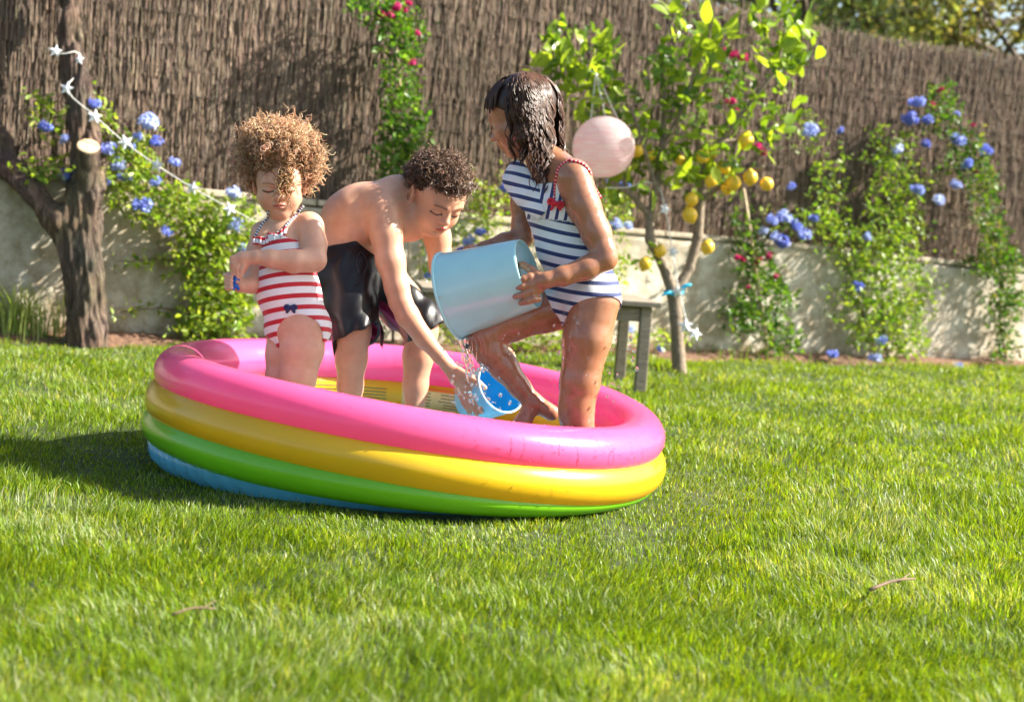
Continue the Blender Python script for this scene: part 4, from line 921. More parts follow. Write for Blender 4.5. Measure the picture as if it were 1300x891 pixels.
A, B = (637, 489, 34), (598, 512, -14); Lb = math.dist(A, B)
pail = thing('pail', g.world(np.array([[615, -525, 0]]))[0], "small bright blue plastic pail in the boy's hand inside the pool", 'pail')
mp_ = simple('pail_blue', (.02, .36, .66), .3, .06, 20, Coat_Weight=.3); mpo = simple('pail_light_blue', (.22, .55, .78), .32, .06, 20)
V, F, d_, u_, v_ = lathe(g, A, B, [(0, 35), (2, 35.2), (Lb * .5, 31), (Lb - 1, 27), (Lb, 25.5), (Lb, .1)]); obj('shell', V, F, mpo, pail)
V, F, *_ = lathe(g, A, B, [(0, 34.2), (2, 33.6), (Lb * .5, 29.5), (Lb - 4, 25.6), (Lb - 2.6, 24), (Lb - 2.6, .1)]); obj('inside', V, F, mp_, pail)
aa = np.array([A[0], -A[1], A[2]], float); V, F = tube(np.array([aa + 35 * (u_ * math.cos(q) + v_ * math.sin(q)) for q in np.linspace(0, 2 * math.pi, 65)]), 1.4, 8, False); obj('rim', g.world(V), F, simple('pail_rim', (.55, .75, .88), .3, .05, 20), pail)

# ================================================================ flying water
m, t, b, o = new_mat('water_drop'); b.inputs['Base Color'].default_value = (1, 1, 1, 1); b.inputs['Roughness'].default_value = .02; b.inputs['Transmission Weight'].default_value = 1.; b.inputs['IOR'].default_value = 1.33
nn = noise(t, 300, 2); bump(t, b, nn.outputs['Fac'], .1, .001)
g = GIRL; rng = np.random.default_rng(77); Vs, Fs = [], []; n0 = 0
ico = bpy.data.meshes.new('drop'); import bmesh
bm = bmesh.new(); bmesh.ops.create_icosphere(bm, subdivisions=2, radius=1); bm.verts.index_update(); IV = np.array([v.co for v in bm.verts]); IF = np.array([[v.index for v in f.verts] for f in bm.faces]); bm.free()
def drop(x, y, z, r, st=1.0):
    global n0
    r *= 1.25; V = IV * np.array([r, r * st, r]) * (1 + .12 * rng.normal(size=(1, 3))); V = V + np.array([x, -y, z]); Vs.append(V); Fs.append(IF + n0); n0 += len(V)
for k in range(62): u = rng.random(); drop(592 + 16 * rng.normal() * (.2 + u) + 12 * u, 434 + 80 * u, 12 + 20 * rng.normal() * u, rng.uniform(.7, 1.9), rng.uniform(1, 1.8))
for k in range(40): drop(rng.uniform(560, 660), rng.uniform(425, 520), rng.normal(0, 40), rng.uniform(.5, 1.4), rng.uniform(1, 1.5))
for k in range(45): u = rng.random(); drop(722 + 8 * rng.normal() + 55 * u * (rng.random() < .5), 400 + 95 * u, 45 + 15 * rng.normal(), rng.uniform(.6, 1.8), rng.uniform(1, 1.7))
for k in range(60): drop(rng.uniform(600, 790), rng.uniform(395, 520), rng.normal(20, 40), rng.uniform(.5, 1.2), rng.uniform(1, 1.4))
for x, y in ((798, 430), (803, 445), (801, 456), (806, 468), (797, 441)): drop(x, y, 30, 2.0, 1.4)
V = g.world(np.concatenate(Vs)); tag(obj('water_splash', V, np.concatenate(Fs), m, kind='stuff'), 'scattered water drops flying round the tipped bucket', 'water drops')
parts = []
for x0, ln, r0, zz in ((590, 58, 2.8, 8), (593, 50, 2.4, 14), (597, 40, 1.8, 20), (602, 34, 1.4, 24), (586, 40, 1.8, 0), (583, 30, 1.2, -8), (608, 26, 1.2, 32), (613, 30, .9, 36), (619, 20, 1.0, 38), (628, 16, .8, 44)):
    y0 = 429 - (x0 - 590) * .27; pts = [(x0 + 5 * u + 1.2 * math.sin(u * 7 + x0), -(y0 + ln * u), zz + 2 * math.sin(u * 5)) for u in np.linspace(0, 1, 14)]; parts.append(tube(pts, [r0 * (1 - .6 * u) * (1 + .3 * math.sin(u * 19 + x0)) for u in np.linspace(0, 1, 14)], 8))
V, F = merge(parts); tag(obj('pouring_water', g.world(V), F, m, kind='stuff'), 'thin streams of water pouring from the tipped bucket', 'water')
# drops lying on the pool's top ring
Vs, Fs, n0 = [], [], 0
for k in range(420):
    ph = rng.normal(rad(-45), .45); tt = rng.uniform(-.5, 1.9); R_, zc, rh, rv = ring_params(np.array([ph]), 'pink' if rng.random() < .75 else 'yellow'); R_ = float(np.ravel(R_)[0]); r_ = rng.uniform(.0010, .0028)
    c = np.array([POOL[0] + (R_ + rh * math.cos(tt)) * math.cos(ph), POOL[1] + (R_ + rh * math.cos(tt)) * math.sin(ph), float(zc[0] + rv[0] * math.sin(tt))], float).ravel()
    V = IV * r_ * np.array([1, 1, rng.uniform(.8, 1.6)]) + c; Vs.append(V); Fs.append(IF + n0); n0 += len(V)
for k in range(12):                                     # trickles running down the front
    ph = rng.normal(rad(-52), .30); tts = np.linspace(rng.uniform(.5, 1.1), rng.uniform(-.6, .2), 14); wob_ = np.cumsum(rng.normal(0, .0022, 14)); pts = []
    for tt, wb in zip(tts, wob_):
        R_, zc, rh, rv = ring_params(np.array([ph + wb]), 'pink' if k % 3 else 'yellow'); R_ = float(np.ravel(R_)[0]); rr = R_ + rh * math.cos(tt); pts.append((POOL[0] + rr * math.cos(ph + wb), POOL[1] + rr * math.sin(ph + wb), float(zc[0] + rv[0] * math.sin(tt))))
    V, F = tube(pts, np.linspace(.0007, .0013, 14), 6, False); F = np.array([f_ for f_ in F]); Vs.append(V); Fs.append(np.concatenate([F[:, :3], F[:, [0, 2, 3]]]) + n0); n0 += len(V)
tag(obj('water_beads', np.concatenate(Vs), np.concatenate(Fs), m, kind='stuff'), 'water beads clinging to the wet side of the paddling pool', 'water drops')

# ================================================================ low garden table
m, t, b, o = new_mat('weathered_wood'); tc = N(t, 'ShaderNodeTexCoord'); mp2 = N(t, 'ShaderNodeMapping'); mp2.inputs['Scale'].default_value = (4, 40, 40); t.links.new(tc.outputs['Object'], mp2.inputs[0])
nw = noise(t, 2.2, 8, .65, mp2.outputs[0], .6); r = ramp(t, nw.outputs['Fac'], [(.3, (.15, .12, .085)), (.55, (.27, .23, .17)), (.75, (.36, .32, .25))]); t.links.new(r.outputs[0], b.inputs['Base Color']); b.inputs['Roughness'].default_value = .75; bump(t, b, nw.outputs['Fac'], .35, .004)
nr_ = G(812, 497); fr_ = G(786, 481); ey = (fr_ - nr_) / np.linalg.norm(fr_ - nr_); dy = np.linalg.norm(fr_ - nr_); ex = np.array([ey[1], -ey[0], 0]); ex = -ex if ex[0] > 0 else ex
ln, ht = 1.18, .50; table = thing('garden_table', nr_, 'low weathered wooden table beside the lemon tree', 'table'); Rt = np.stack([ex, ey, np.array([0, 0, 1.])], 1)
for i, (ux, uy) in enumerate(((0, 0), (0, dy), (ln, 0), (ln, dy))):
    V, F = box(nr_ + ex * ux + ey * uy + np.array([0, 0, (ht - .03) / 2]), (.062, .062, ht - .03), Rt, .006); obj('leg', V, F, m, table, smooth=False)
for uy in (0, dy): V, F = box(nr_ + ex * ln / 2 + ey * uy + np.array([0, 0, ht - .075]), (ln - .066, .026, .075), Rt, .004); obj('apron', V, F, m, table, smooth=False)
for ux in (0, ln): V, F = box(nr_ + ex * ux + ey * dy / 2 + np.array([0, 0, ht - .075]), (.026, dy - .066, .075), Rt, .004); obj('apron', V, F, m, table, smooth=False)
npk = 6; wd = (dy + .16) / npk
for k in range(npk): V, F = box(nr_ + ex * ln / 2 + ey * (-.08 + wd * (k + .5)) + np.array([0, 0, ht - .012 + .002 * random.random()]), (ln + .14, wd - .008, .030), Rt, .005); obj('plank', V, F, m, table, smooth=False)

# ================================================================ plants on the wall
BROWN = simple('vine_stem', (.16, .105, .065), .85, .35, 40, .6, .004); CANE = simple('bamboo_cane', (.50, .38, .22), .6, .2, 30, .3, .003)
GRN = [(.13, .24, .03), (.18, .31, .04), (.095, .18, .024), (.24, .34, .06)]; YGRN = [(.22, .33, .035), (.28, .38, .05), (.16, .26, .03), (.35, .42, .09)]
def floret_cluster(rng, blue, R_=.034, n=14):
    """a ball of five-petalled florets -> V, F, C about the origin"""
    c, d, col = [], [], []
    for k in range(n):
        v = rng.normal(size=3); v /= np.linalg.norm(v); v[2] = abs(v[2]) * .8 + v[2] * .2; ctr = v * R_ * rng.uniform(.65, 1.0); a = np.cross(v, rng.normal(size=3)); a /= np.linalg.norm(a); b_ = np.cross(v, a)
        for q in range(5): an = q * 1.2566; c.append(ctr); d.append(a * math.cos(an) + b_ * math.sin(an) + v * .3); col.append(blue)
    c, d = np.array(c), np.array(d); V, F, C = leaves(c, d, R_ * .48, R_ * .40, pick([blue, tuple(min(1, v * 1.25) for v in blue)], len(c), .10, rng), .08, 0, rng)
    return np.r_[V, IV * R_ * .66 * (1, 1, .8)], np.r_[F, IF + len(V)], np.r_[C, np.tile(np.array(blue) * .8, (len(IV), 1))]
FLOW = []
for k in range(5):
    V, F, C = floret_cluster(np.random.default_rng(40 + k), [(.25, .31, .73), (.32, .38, .79), (.42, .49, .84), (.19, .24, .66), (.48, .55, .86)][k]); FLOW.append(mesh('blue_flower', V, F, MPETAL, False, C))
BRACT = []
for k in range(3):
    V, F, C = floret_cluster(np.random.default_rng(60 + k), [(.50, .015, .13), (.58, .03, .18), (.42, .01, .10)][k], .024, 9); BRACT.append(mesh('pink_flower', V, F, MPETAL, False, C))
def plant(name, base, label, stems, blobs, flowers, cols, lsize=.042, cat='climbing plant', group=None, off=.12, bract=(), canes=(), seed=1, lm=MLEAF):
    """stems: pixel polylines; blobs: (x, y, rx, ry, leaves) in pixels, spread over a thickness in front of the wall"""
    rng = np.random.default_rng(seed); p0 = W(base[0], base[1], off); p0[2] = 0; root = thing(name, p0, label, cat, group); parts = []; c = []
    for k, pts in enumerate(stems):
        q = np.array([W(x, y, off * (.75 + .25 * math.sin(i * 1.3 + k))) for i, (x, y) in enumerate(pts)]); 
        if pts[0][1] > 395: q[0, 2] = 0.0
        q = spline(q, max(6, len(pts) * 5)); q += rng.normal(0, .006, q.shape); n = len(q); obj('stem', *tube(q, np.linspace(.012, .004, n) if k == 0 else np.linspace(.008, .003, n), 6), BROWN, root)
        ll = np.repeat(q[2:], 5, 0); c.append(ll + rng.normal(0, .035, ll.shape))
    for (x, y, rx, ry, n) in blobs:
        th = rng.uniform(0, 6.283, n); r_ = np.sqrt(rng.random(n)) * (1 + .18 * np.sin(th * 5 + x) + .12 * rng.normal(size=n)); cl = np.array([W(x + a * rx, y + b_ * ry, off + e) for a, b_, e in zip(r_ * np.cos(th), r_ * np.sin(th), rng.normal(.03, .07, n))]); c.append(cl)
    c = np.concatenate(c); c = c[((c - WA) @ WN) > .015]; c[:, 2] = np.maximum(c[:, 2], .02); n = len(c); d = rng.normal(0, .8, (n, 3)) + WN * .7 + np.array([.35, 0, -.1]); s = lsize * rng.uniform(.6, 1.35, n)
    V, F, C = leaves(c, d, s, s * .52, pick(cols, n, .2, rng), .2, .1, rng); obj('foliage', V, F, lm, root, smooth=False, col=C, kind='stuff')
    def put(meshes, lst, nm, sc):
        for (x, y, *z) in lst:
            p = W(x, y, off + .10); k = sc * (z[0] if z else 1); M = Matrix.Translation(Vector(p)) @ Euler((rng.uniform(-.6, .6), rng.uniform(-.5, .5), rng.uniform(0, 6))).to_matrix().to_4x4() @ Matrix.Scale(k, 4); place(nm, meshes[rng.integers(len(meshes))], M, root)
    put(FLOW, flowers, 'flower', 1.2); put(BRACT, bract, 'flower', 1.25)
    for (a, b_) in canes:
        pa, pb = W(*a, off + .06), W(*b_, off + .04); V, F = tube([pa, (pa + pb) / 2 + .004, pb], .011, 8); obj('cane', V, F, CANE, root)
    return root
plant('plumbago', (272, 432), 'leafy plumbago with blue flowers spilling over the wall beside the bare trunk',
      [[(275, 432), (262, 380), (255, 320), (235, 265), (195, 225), (150, 175), (128, 140)], [(285, 432), (290, 360), (300, 300), (295, 262)], [(255, 330), (210, 330), (150, 332)], [(262, 395), (200, 392), (140, 396)], [(235, 265), (180, 200), (190, 165)], [(70, 200), (60, 140), (32, 122)], [(140, 200), (90, 210), (40, 215)], [(150, 175), (122, 130), (118, 118)], [(300, 300), (330, 250), (345, 235)]],
      [(262, 330, 42, 70, 900), (285, 390, 40, 42, 700), (215, 262, 52, 30, 520), (165, 205, 34, 32, 330), (290, 290, 42, 40, 500), (150, 240, 26, 26, 160), (245, 415, 30, 18, 200), (60, 150, 26, 22, 60), (55, 215, 40, 14, 110)],
      [(187, 158, 1.5), (188, 150), (138, 190, 1.2), (150, 212, 1.2), (180, 262, 1.5), (200, 182), (222, 207), (212, 295), (295, 247, 1.2), (300, 287, 1.2), (84, 225, 1.2), (58, 163, 1.1), (120, 133), (83, 178, .8), (135, 232), (165, 186, .8), (158, 225), (198, 232), (310, 318, .9), (306, 205, .9), (175, 175, .8)], YGRN, .047, group='climbing plants on the wall', seed=5)
plant('bougainvillea', (498, 432), 'green climber with a few pink flowers on the fence directly above the boy',
      [[(500, 432), (495, 300), (505, 210), (500, 130), (510, 60), (490, 10), (455, -20)], [(505, 210), (530, 160), (525, 110)], [(505, 70), (530, 40), (528, 20)], [(495, 250), (480, 200), (490, 150)]],
      [(475, 8, 36, 20, 180), (505, 45, 32, 30, 260), (505, 100, 26, 32, 210), (510, 150, 28, 26, 220), (500, 195, 24, 34, 230), (518, 178, 30, 24, 120), (490, 235, 20, 14, 90)], [], [(.07, .17, .02), (.12, .24, .03), (.16, .28, .04), (.05, .12, .015)], .05, group='climbing plants on the wall', seed=6, bract=[(504, 11, 1.2), (484, 20), (496, 21), (515, 14, .8), (524, 82), (530, 43, .8), (519, 5, .8)], canes=[((502, 52), (509, 140)), ((519, 430), (519, 306)), ((534, 430), (533, 310))])
plant('plumbago', (630, 420), 'sparse plumbago with pale blue flowers on the wall behind the bucket',
      [[(640, 430), (625, 340), (620, 270), (640, 215)], [(625, 340), (600, 310), (575, 290)], [(620, 270), (600, 240), (596, 220)], [(700, 440), (770, 380), (775, 300), (765, 250)]],
      [(622, 262, 34, 34, 190), (605, 295, 30, 20, 120), (640, 330, 30, 30, 120), (660, 420, 50, 18, 260), (560, 395, 30, 40, 160), (545, 330, 20, 26, 110), (775, 268, 26, 34, 240), (780, 340, 24, 30, 150), (700, 432, 60, 14, 260), (820, 430, 60, 14, 200)],
      [(640, 240, 1.0), (596, 308, 1.1), (610, 296), (586, 322), (545, 352, .9), (780, 288, 1.3), (793, 235, 1.1), (776, 232, .9), (797, 288, .9), (800, 420, .9), (838, 444, .8)], YGRN, .042, group='climbing plants on the wall', seed=7)
plant('bougainvillea', (985, 455), 'small bougainvillea with pink flowers tied to a cane beside the lemon tree',
      [[(988, 456), (975, 420), (962, 370), (955, 320), (945, 260)], [(962, 370), (985, 360), (1000, 385)], [(955, 330), (935, 300), (930, 270)], [(930, 130), (925, 90), (932, 68)]],
      [(965, 385, 40, 38, 420), (990, 430, 26, 22, 180), (940, 400, 24, 20, 130), (962, 340, 28, 22, 150), (950, 300, 20, 26, 90), (930, 105, 14, 40, 100)], [], [(.06, .15, .02), (.09, .19, .025), (.12, .21, .03)], .05, group='climbing plants on the wall', seed=8, bract=[(935, 328), (943, 330), (963, 332, 1.1), (976, 326, 1.2), (985, 352, .9), (930, 70, 1.4), (942, 74, 1.3), (922, 68, 1.2), (960, 188, 1.3), (968, 194, 1.2), (928, 130, 1.3), (936, 142, 1.1), (950, 365, .7)], canes=[((960, 350), (944, 240)), ((975, 452), (962, 352))])
plant('plumbago', (1130, 460), 'tall blue flowering plumbago climbing the fence beyond the lemon tree',
      [[(1128, 460), (1120, 400), (1125, 330), (1140, 260), (1145, 180), (1160, 150)], [(1120, 420), (1080, 350), (1050, 260), (1030, 190), (1010, 140)], [(1125, 330), (1090, 300), (1060, 250)], [(1115, 400), (1060, 310), (1000, 280), (960, 270)], [(1128, 400), (1165, 340), (1180, 290)], [(1140, 260), (1180, 230), (1200, 215)], [(1145, 200), (1110, 170), (1108, 165)]],
      [(1125, 350, 46, 60, 1100), (1130, 420, 46, 42, 900), (1135, 260, 38, 60, 680), (1080, 310, 40, 36, 300), (1050, 230, 26, 50, 190), (1020, 165, 20, 30, 80), (1130, 195, 36, 30, 200), (1030, 285, 44, 22, 220), (1170, 370, 28, 40, 160), (1070, 385, 26, 30, 110)],
      [(1155, 152, 1.6), (1164, 131, 1.5), (1177, 154, 1.3), (1174, 184, 1.0), (1216, 179, 1.7), (1250, 194, 1.4), (1228, 210, 1.3), (1192, 256, 1.3), (1214, 236, 1.2), (1140, 192, 1.3), (1164, 242, 1.3), (1030, 168, 1.6), (1067, 167, .8), (983, 280, 1.4), (995, 277, 1.4), (1010, 287, 1.3), (1020, 298, 1.4), (993, 310, 1.5), (985, 302, 1.1), (1005, 238, .9), (970, 295, 1.0), (1088, 367, 1.3), (1118, 434, 1.3), (1110, 457, 1.4), (1056, 451, 1.2), (1100, 302, 1.0), (1215, 145, .7), (1216, 466, 1.1), (1033, 278, 1.0)], GRN + YGRN[:2], .043, group='climbing plants on the wall', seed=9)
plant('bougainvillea', (1275, 462), 'slender dark green climber with pink buds, farthest along the wall from the bare trunk',
      [[(1278, 464), (1270, 400), (1268, 330), (1255, 270), (1250, 210), (1215, 160), (1185, 110)], [(1268, 330), (1290, 320)], [(1270, 370), (1292, 385), (1300, 380)], [(1255, 330), (1230, 330), (1215, 325)]],
      [(1195, 140, 24, 36, 360), (1225, 195, 28, 32, 400), (1248, 240, 22, 38, 380), (1258, 300, 20, 30, 320), (1270, 335, 36, 22, 420), (1272, 390, 28, 32, 300), (1275, 440, 20, 24, 180), (1285, 385, 18, 26, 130)], [], [(.06, .15, .02), (.09, .19, .025), (.05, .11, .015), (.14, .17, .05)], .045, group='climbing plants on the wall', seed=10, bract=[(1195, 115, 1.0), (1182, 133, 1.0), (1240, 218, .9), (1236, 160, .8)])
# tall weeds and low plants at the wall's foot
def weed(x, y, n, h, sp, label, seed, name='weed_tuft', cols=GRN):
    rng = np.random.default_rng(seed); p = G(x, y); root = thing(name, p, label, 'weeds'); Vs, Fs, Cs, n0 = [], [], [], 0
    for k in range(n):
        a = rng.uniform(0, 6.28); l = h * rng.uniform(.5, 1.1); b0 = p + np.array([rng.normal(0, sp), rng.normal(0, sp * .6), 0]); pts = spline([b0, b0 + np.array([math.cos(a) * l * .12, math.sin(a) * l * .12, l * .6]), b0 + np.array([math.cos(a) * l * .4, math.sin(a) * l * .4, l])], 5)
        s = np.array([-math.sin(a), math.cos(a), 0]) * .004; V = np.stack([pts - s * np.array([1, 1, .9, .6, .1])[:, None], pts + s * np.array([1, 1, .9, .6, .1])[:, None]], 1).reshape(-1, 3); Vs.append(V); Fs += [(n0 + 2*i, n0 + 2*i+1, n0 + 2*i+3, n0 + 2*i+2) for i in range(4)]; n0 += 10; Cs.append(np.repeat(pick(cols, 1, .2, rng), 10, 0))
    obj('foliage', np.concatenate(Vs), Fs, MLEAF, root, smooth=False, col=np.concatenate(Cs), kind='stuff')
weed(24, 432, 260, .34, .10, 'tall pale weeds against the wall beside the bare trunk', 3, cols=[(.26, .33, .09), (.32, .39, .13)])
weed(900, 452, 160, .12, .30, 'low weeds at the foot of the wall behind the lemon tree', 4); weed(1010, 455, 90, .10, .22, 'short weeds at the foot of the wall beneath the cane', 5)

# ================================================================ bare tree on the left
m, t, b, o = new_mat('bark'); tc = N(t, 'ShaderNodeTexCoord'); mp3 = N(t, 'ShaderNodeMapping'); mp3.inputs['Scale'].default_value = (26, 26, 4); t.links.new(tc.outputs['Object'], mp3.inputs[0])
nb = noise(t, 1.0, 9, .7, mp3.outputs[0], 1.4); nb2 = noise(t, 3, 5); r = ramp(t, nb.outputs['Fac'], [(.36, (.035, .024, .017)), (.52, (.12, .08, .055)), (.68, (.27, .20, .145))]); t.links.new(mixc(t, .5, r.outputs[0], nb2.outputs['Color'], 'OVERLAY'), b.inputs['Base Color']); b.inputs['Roughness'].default_value = .9; bump(t, b, nb.outputs['Fac'], 1., .035); MBARK = m
tp = G(112, 439); dT = float((tp - CP) @ CF); gt = Fig(112, 300, dT); root = thing('bare_tree', tp, 'old bare tree trunk with rough bark and a sawn-off branch', 'tree')
F = Field(-75, 165, -75, 445, -46, 46, 1.5)
F.chain([(112, 440, 0, 25), (110, 420, 0, 23), (108, 380, 0, 22), (104, 330, 0, 24), (100, 290, 0, 26), (108, 245, 0, 22), (112, 200, 0, 18), (104, 150, 0, 17), (98, 110, 0, 14), (90, 60, 0, 12), (86, 0, 0, 11), (82, -70, 0, 10)], 6)
F.chain([(96, 320, 0, 20), (75, 280, 4, 19), (45, 250, 6, 15), (15, 215, 4, 13), (2, 180, 2, 12), (-30, 130, 0, 11), (-70, 60, 0, 10)], 8)
F.chain([(92, 430, 6, 8), (84, 442, 12, 5)], 8)
F.plane((115, 186, 24), (0, .75, .65), .5) if False else None
V, Q = F.mesh(); nr = F.grad(V, 2.); th = np.arctan2(V[:, 2], V[:, 0] - 105); h_ = V[:, 1]
V = V + nr * (2.6 * np.sin(th * 4 + h_ * .045 + 1.8 * np.sin(h_ * .03)) + 1.5 * np.sin(th * 9 + h_ * .07 + np.sin(h_ * .11)) + 1.3 * np.sin(h_ * .10 + th * 2) + .8 * np.sin(th * 19 - h_ * .09))[:, None]
obj('trunk', gt.world(V), Q, m, root)
mcut = simple('cut_wood', (.62, .44, .26), .8, .25, 60, .3, .004); K = Field(88, 146, 160, 260, -20, 64, 1.2); K.chain([(112, 240, 8, 15), (118, 208, 20, 13.5), (122, 176, 34, 13.5)], 4); K.plane((119.5, 189, 27), (.25, .70, .67), .5); V, Q = K.mesh(); obj('branch_stub', gt.world(V), Q, m, root)
V, F_, *_ = lathe(gt, (119.2, 190.0, 26.2), (119.7, 188.6, 27.5), [(0, 14.2), (1.7, 13.6), (1.9, 12.6), (1.9, .1)], 32); obj('sawn_face', V, F_, mcut, root)
BARE = gt

# ================================================================ lemon tree
lp = G(862, 474); dL = float((lp - CP) @ CF); gl = Fig(862, 300, dL); lt = thing('lemon_tree', lp, 'young lemon tree with ripe lemons standing on the lawn before the wall', 'tree')
F = Field(690, 1060, 0, 482, -60, 60, 1.6)
F.chain([(863, 480, 0, 10), (861, 450, 0, 8.5), (858, 400, 0, 8), (855, 372, 0, 9)], 3)
F.chain([(855, 372, 0, 8), (840, 335, 6, 6), (824, 305, 10, 6), (824, 275, 10, 5.5), (833, 235, 8, 5), (840, 190, 0, 4), (845, 130, -6, 3), (838, 60, -10, 2.2), (860, 15, -10, 1.8)], 3)
F.chain([(856, 374, 0, 8), (876, 340, -6, 6), (887, 300, -8, 6.5), (890, 255, -8, 6), (896, 215, -6, 5), (915, 180, 0, 3.5), (945, 140, 6, 2.6), (985, 90, 8, 2.2), (995, 40, 8, 1.8)], 3)
F.chain([(824, 275, 10, 4.5), (800, 250, 20, 3.5), (775, 235, 24, 3)], 2.5); F.chain([(800, 250, 20, 3), (770, 190, 10, 2.4), (752, 120, 4, 2), (735, 70, 0, 1.8)], 2.5)
F.chain([(824, 290, 10, 4), (830, 240, 20, 3.4), (815, 190, 24, 2.6), (800, 140, 20, 2)], 2.5); F.chain([(890, 255, -8, 4), (930, 225, 14, 2.6), (965, 215, 24, 2)], 2.5)
F.chain([(896, 215, -6, 3.5), (880, 160, 10, 2.5), (900, 90, 14, 1.9), (905, 55, 14, 1.7)], 2.5); F.chain([(915, 180, 0, 3), (960, 175, -14, 2.2), (1000, 150, -20, 1.8), (1012, 100, -20, 1.7)], 2.5); F.chain([(840, 190, 0, 3), (870, 130, 16, 2), (880, 90, 20, 1.7)], 2.5)
V, Q = F.mesh(); obj('trunk', gl.world(V), Q, simple('lemon_bark', (.21, .165, .115), .85, .35, 35, .7, .006), lt)
LEAFM = []
for k in range(6):
    rng = np.random.default_rng(90 + k); n1, n2 = 9, 5; V, F_ = [], []; cup = rng.uniform(.05, .25); bend = rng.uniform(-.1, .35)
    for i in range(n1):
        u = i / (n1 - 1); wd_ = .27 * math.sin(math.pi * (u ** .85)) ** .8 + .012
        for j in range(n2): v = j / (n2 - 1) * 2 - 1; V.append((u, v * wd_ + .01 * math.sin(u * 9), -bend * u * u + cup * abs(v) * wd_ + .012 * math.sin(u * 14 + v * 3)))
    F_ = [(i * n2 + j, (i + 1) * n2 + j, (i + 1) * n2 + j + 1, i * n2 + j + 1) for i in range(n1 - 1) for j in range(n2 - 1)]
    c = [(.18, .30, .03), (.28, .42, .04), (.32, .45, .055), (.13, .24, .025), (.36, .47, .075), (.24, .36, .035)][k]; LEAFM.append(mesh('leaf', np.array(V), F_, MGLOSS, True, np.tile(c, (len(V), 1))))
rng = np.random.default_rng(101)
sprays = [(735, 70, 42, 44, 44, 1), (700, 85, 24, 40, 22, 1), (765, 95, 28, 40, 26, 1), (750, 130, 30, 26, 20, 0), (790, 150, 30, 30, 22, 0), (840, 110, 30, 44, 34, 0), (870, 80, 34, 40, 28, 1), (862, 20, 16, 30, 16, 1), (905, 60, 26, 30, 20, 1), (880, 140, 34, 36, 34, 0), (830, 190, 34, 30, 30, 0), (870, 210, 40, 30, 32, 0), (920, 190, 34, 34, 28, 0), (960, 130, 30, 36, 20, 0), (990, 60, 28, 44, 26, 1), (1018, 60, 22, 34, 16, 1), (965, 30, 16, 26, 10, 1), (975, 170, 26, 30, 16, 0), (810, 225, 30, 26, 20, 0), (780, 245, 20, 16, 8, 0), (900, 235, 40, 20, 14, 0), (998, 120, 16, 40, 12, 1), (1010, 10, 24, 26, 12, 1), (820, 330, 20, 14, 8, 0)]
nleaf = 0; extra_c, extra_d, extra_s, extra_col = [], [], [], []
for (x, y, rx, ry, n, up) in sprays:
    for k in range(n):
        a = rng.uniform(0, 6.283); q = math.sqrt(rng.random()); px = x + rx * q * math.cos(a); py = y + ry * q * math.sin(a); z = rng.normal(0, 26); p = gl.world(np.array([[px, -py, z]]))[0]
        d = rng.normal(0, .75, 3) + np.array([0, -.15, .75 if up else .1]); d /= np.linalg.norm(d); s = rng.uniform(.09, .155) * (1.12 if up else .9)
        if nleaf < 296 and rng.random() < .62:
            up_v = rng.normal(0, .6, 3) + np.array([.3, -.3, 1]); yv = np.cross(up_v, d); yv /= np.linalg.norm(yv); zv = np.cross(d, yv); k_ = rng.choice([1, 2, 4, 2, 5]) if up else rng.choice([0, 1, 3, 5, 2])
            M = Matrix([[d[i] * s, yv[i] * s, zv[i] * s, p[i]] for i in range(3)] + [[0, 0, 0, 1]]); place('leaf', LEAFM[k_], M, lt); nleaf += 1
        else: extra_c.append(p); extra_d.append(d); extra_s.append(s * .85); extra_col.append([(.14, .25, .025), (.22, .34, .035), (.28, .39, .05), (.09, .18, .02)][rng.integers(4)])
for (x, y, rx, ry, n, up) in sprays:
    for k in range(int(n * 1.1)):
        a = rng.uniform(0, 6.283); q = math.sqrt(rng.random()) * 1.1; p = gl.world(np.array([[x + rx * q * math.cos(a), -(y + ry * q * math.sin(a)), rng.normal(-6, 28)]]))[0]; extra_c.append(p); extra_d.append(rng.normal(0, .8, 3) + np.array([0, 0, .3 * up])); extra_s.append(rng.uniform(.055, .10)); extra_col.append([(.13, .23, .022), (.20, .31, .035), (.09, .17, .02)][rng.integers(3)])
V, F, C = leaves(np.array(extra_c), np.array(extra_d), np.array(extra_s), np.array(extra_s) * .5, np.array(extra_col), .15, .15, rng); obj('foliage', V, F, MGLOSS, lt, smooth=False, col=C, kind='stuff')
ML = simple('lemon_peel', (.80, .52, .035), .42, .12, 12, .25, .003, Subsurface_Weight=.1); prof = [(-.56, .02), (-.52, .07), (-.46, .13), (-.36, .28), (-.2, .40), (0, .45), (.2, .40), (.36, .27), (.45, .13), (.50, .09), (.54, .05), (.56, .005)]
V = [(r_ * math.cos(q), r_ * math.sin(q), z_) for z_, r_ in prof for q in np.arange(20) * 2 * math.pi / 20]; F_ = [(j * 20 + i, j * 20 + (i + 1) % 20, (j + 1) * 20 + (i + 1) % 20, (j + 1) * 20 + i) for j in range(len(prof) - 1) for i in range(20)]; LM = mesh('lemon', np.array(V), F_, ML)
for (x, y, s, z) in ((944, 181, 24, 18), (889, 202, 21, 26), (928, 235, 22, 26), (949, 228, 22, 22), (970, 236, 20, 20), (899, 233, 19, 30), (875, 256, 20, 26), (873, 275, 23, 24), (836, 320, 19, 22), (817, 336, 20, 26), (896, 315, 21, 16), (808, 195, 18, 22), (918, 215, 18, 10), (862, 205, 15, 10), (905, 195, 15, 0), (921, 240, 19, 12), (825, 200, 15, 14)):
    p = gl.world(np.array([[x, -y, z]]))[0]; k = s / gl.s * .95; M = Matrix.Translation(Vector(p)) @ Euler((rng.normal(0, .35), rng.normal(0, .35), 0)).to_matrix().to_4x4() @ Matrix.Scale(k, 4); place('lemon', LM, M, lt)
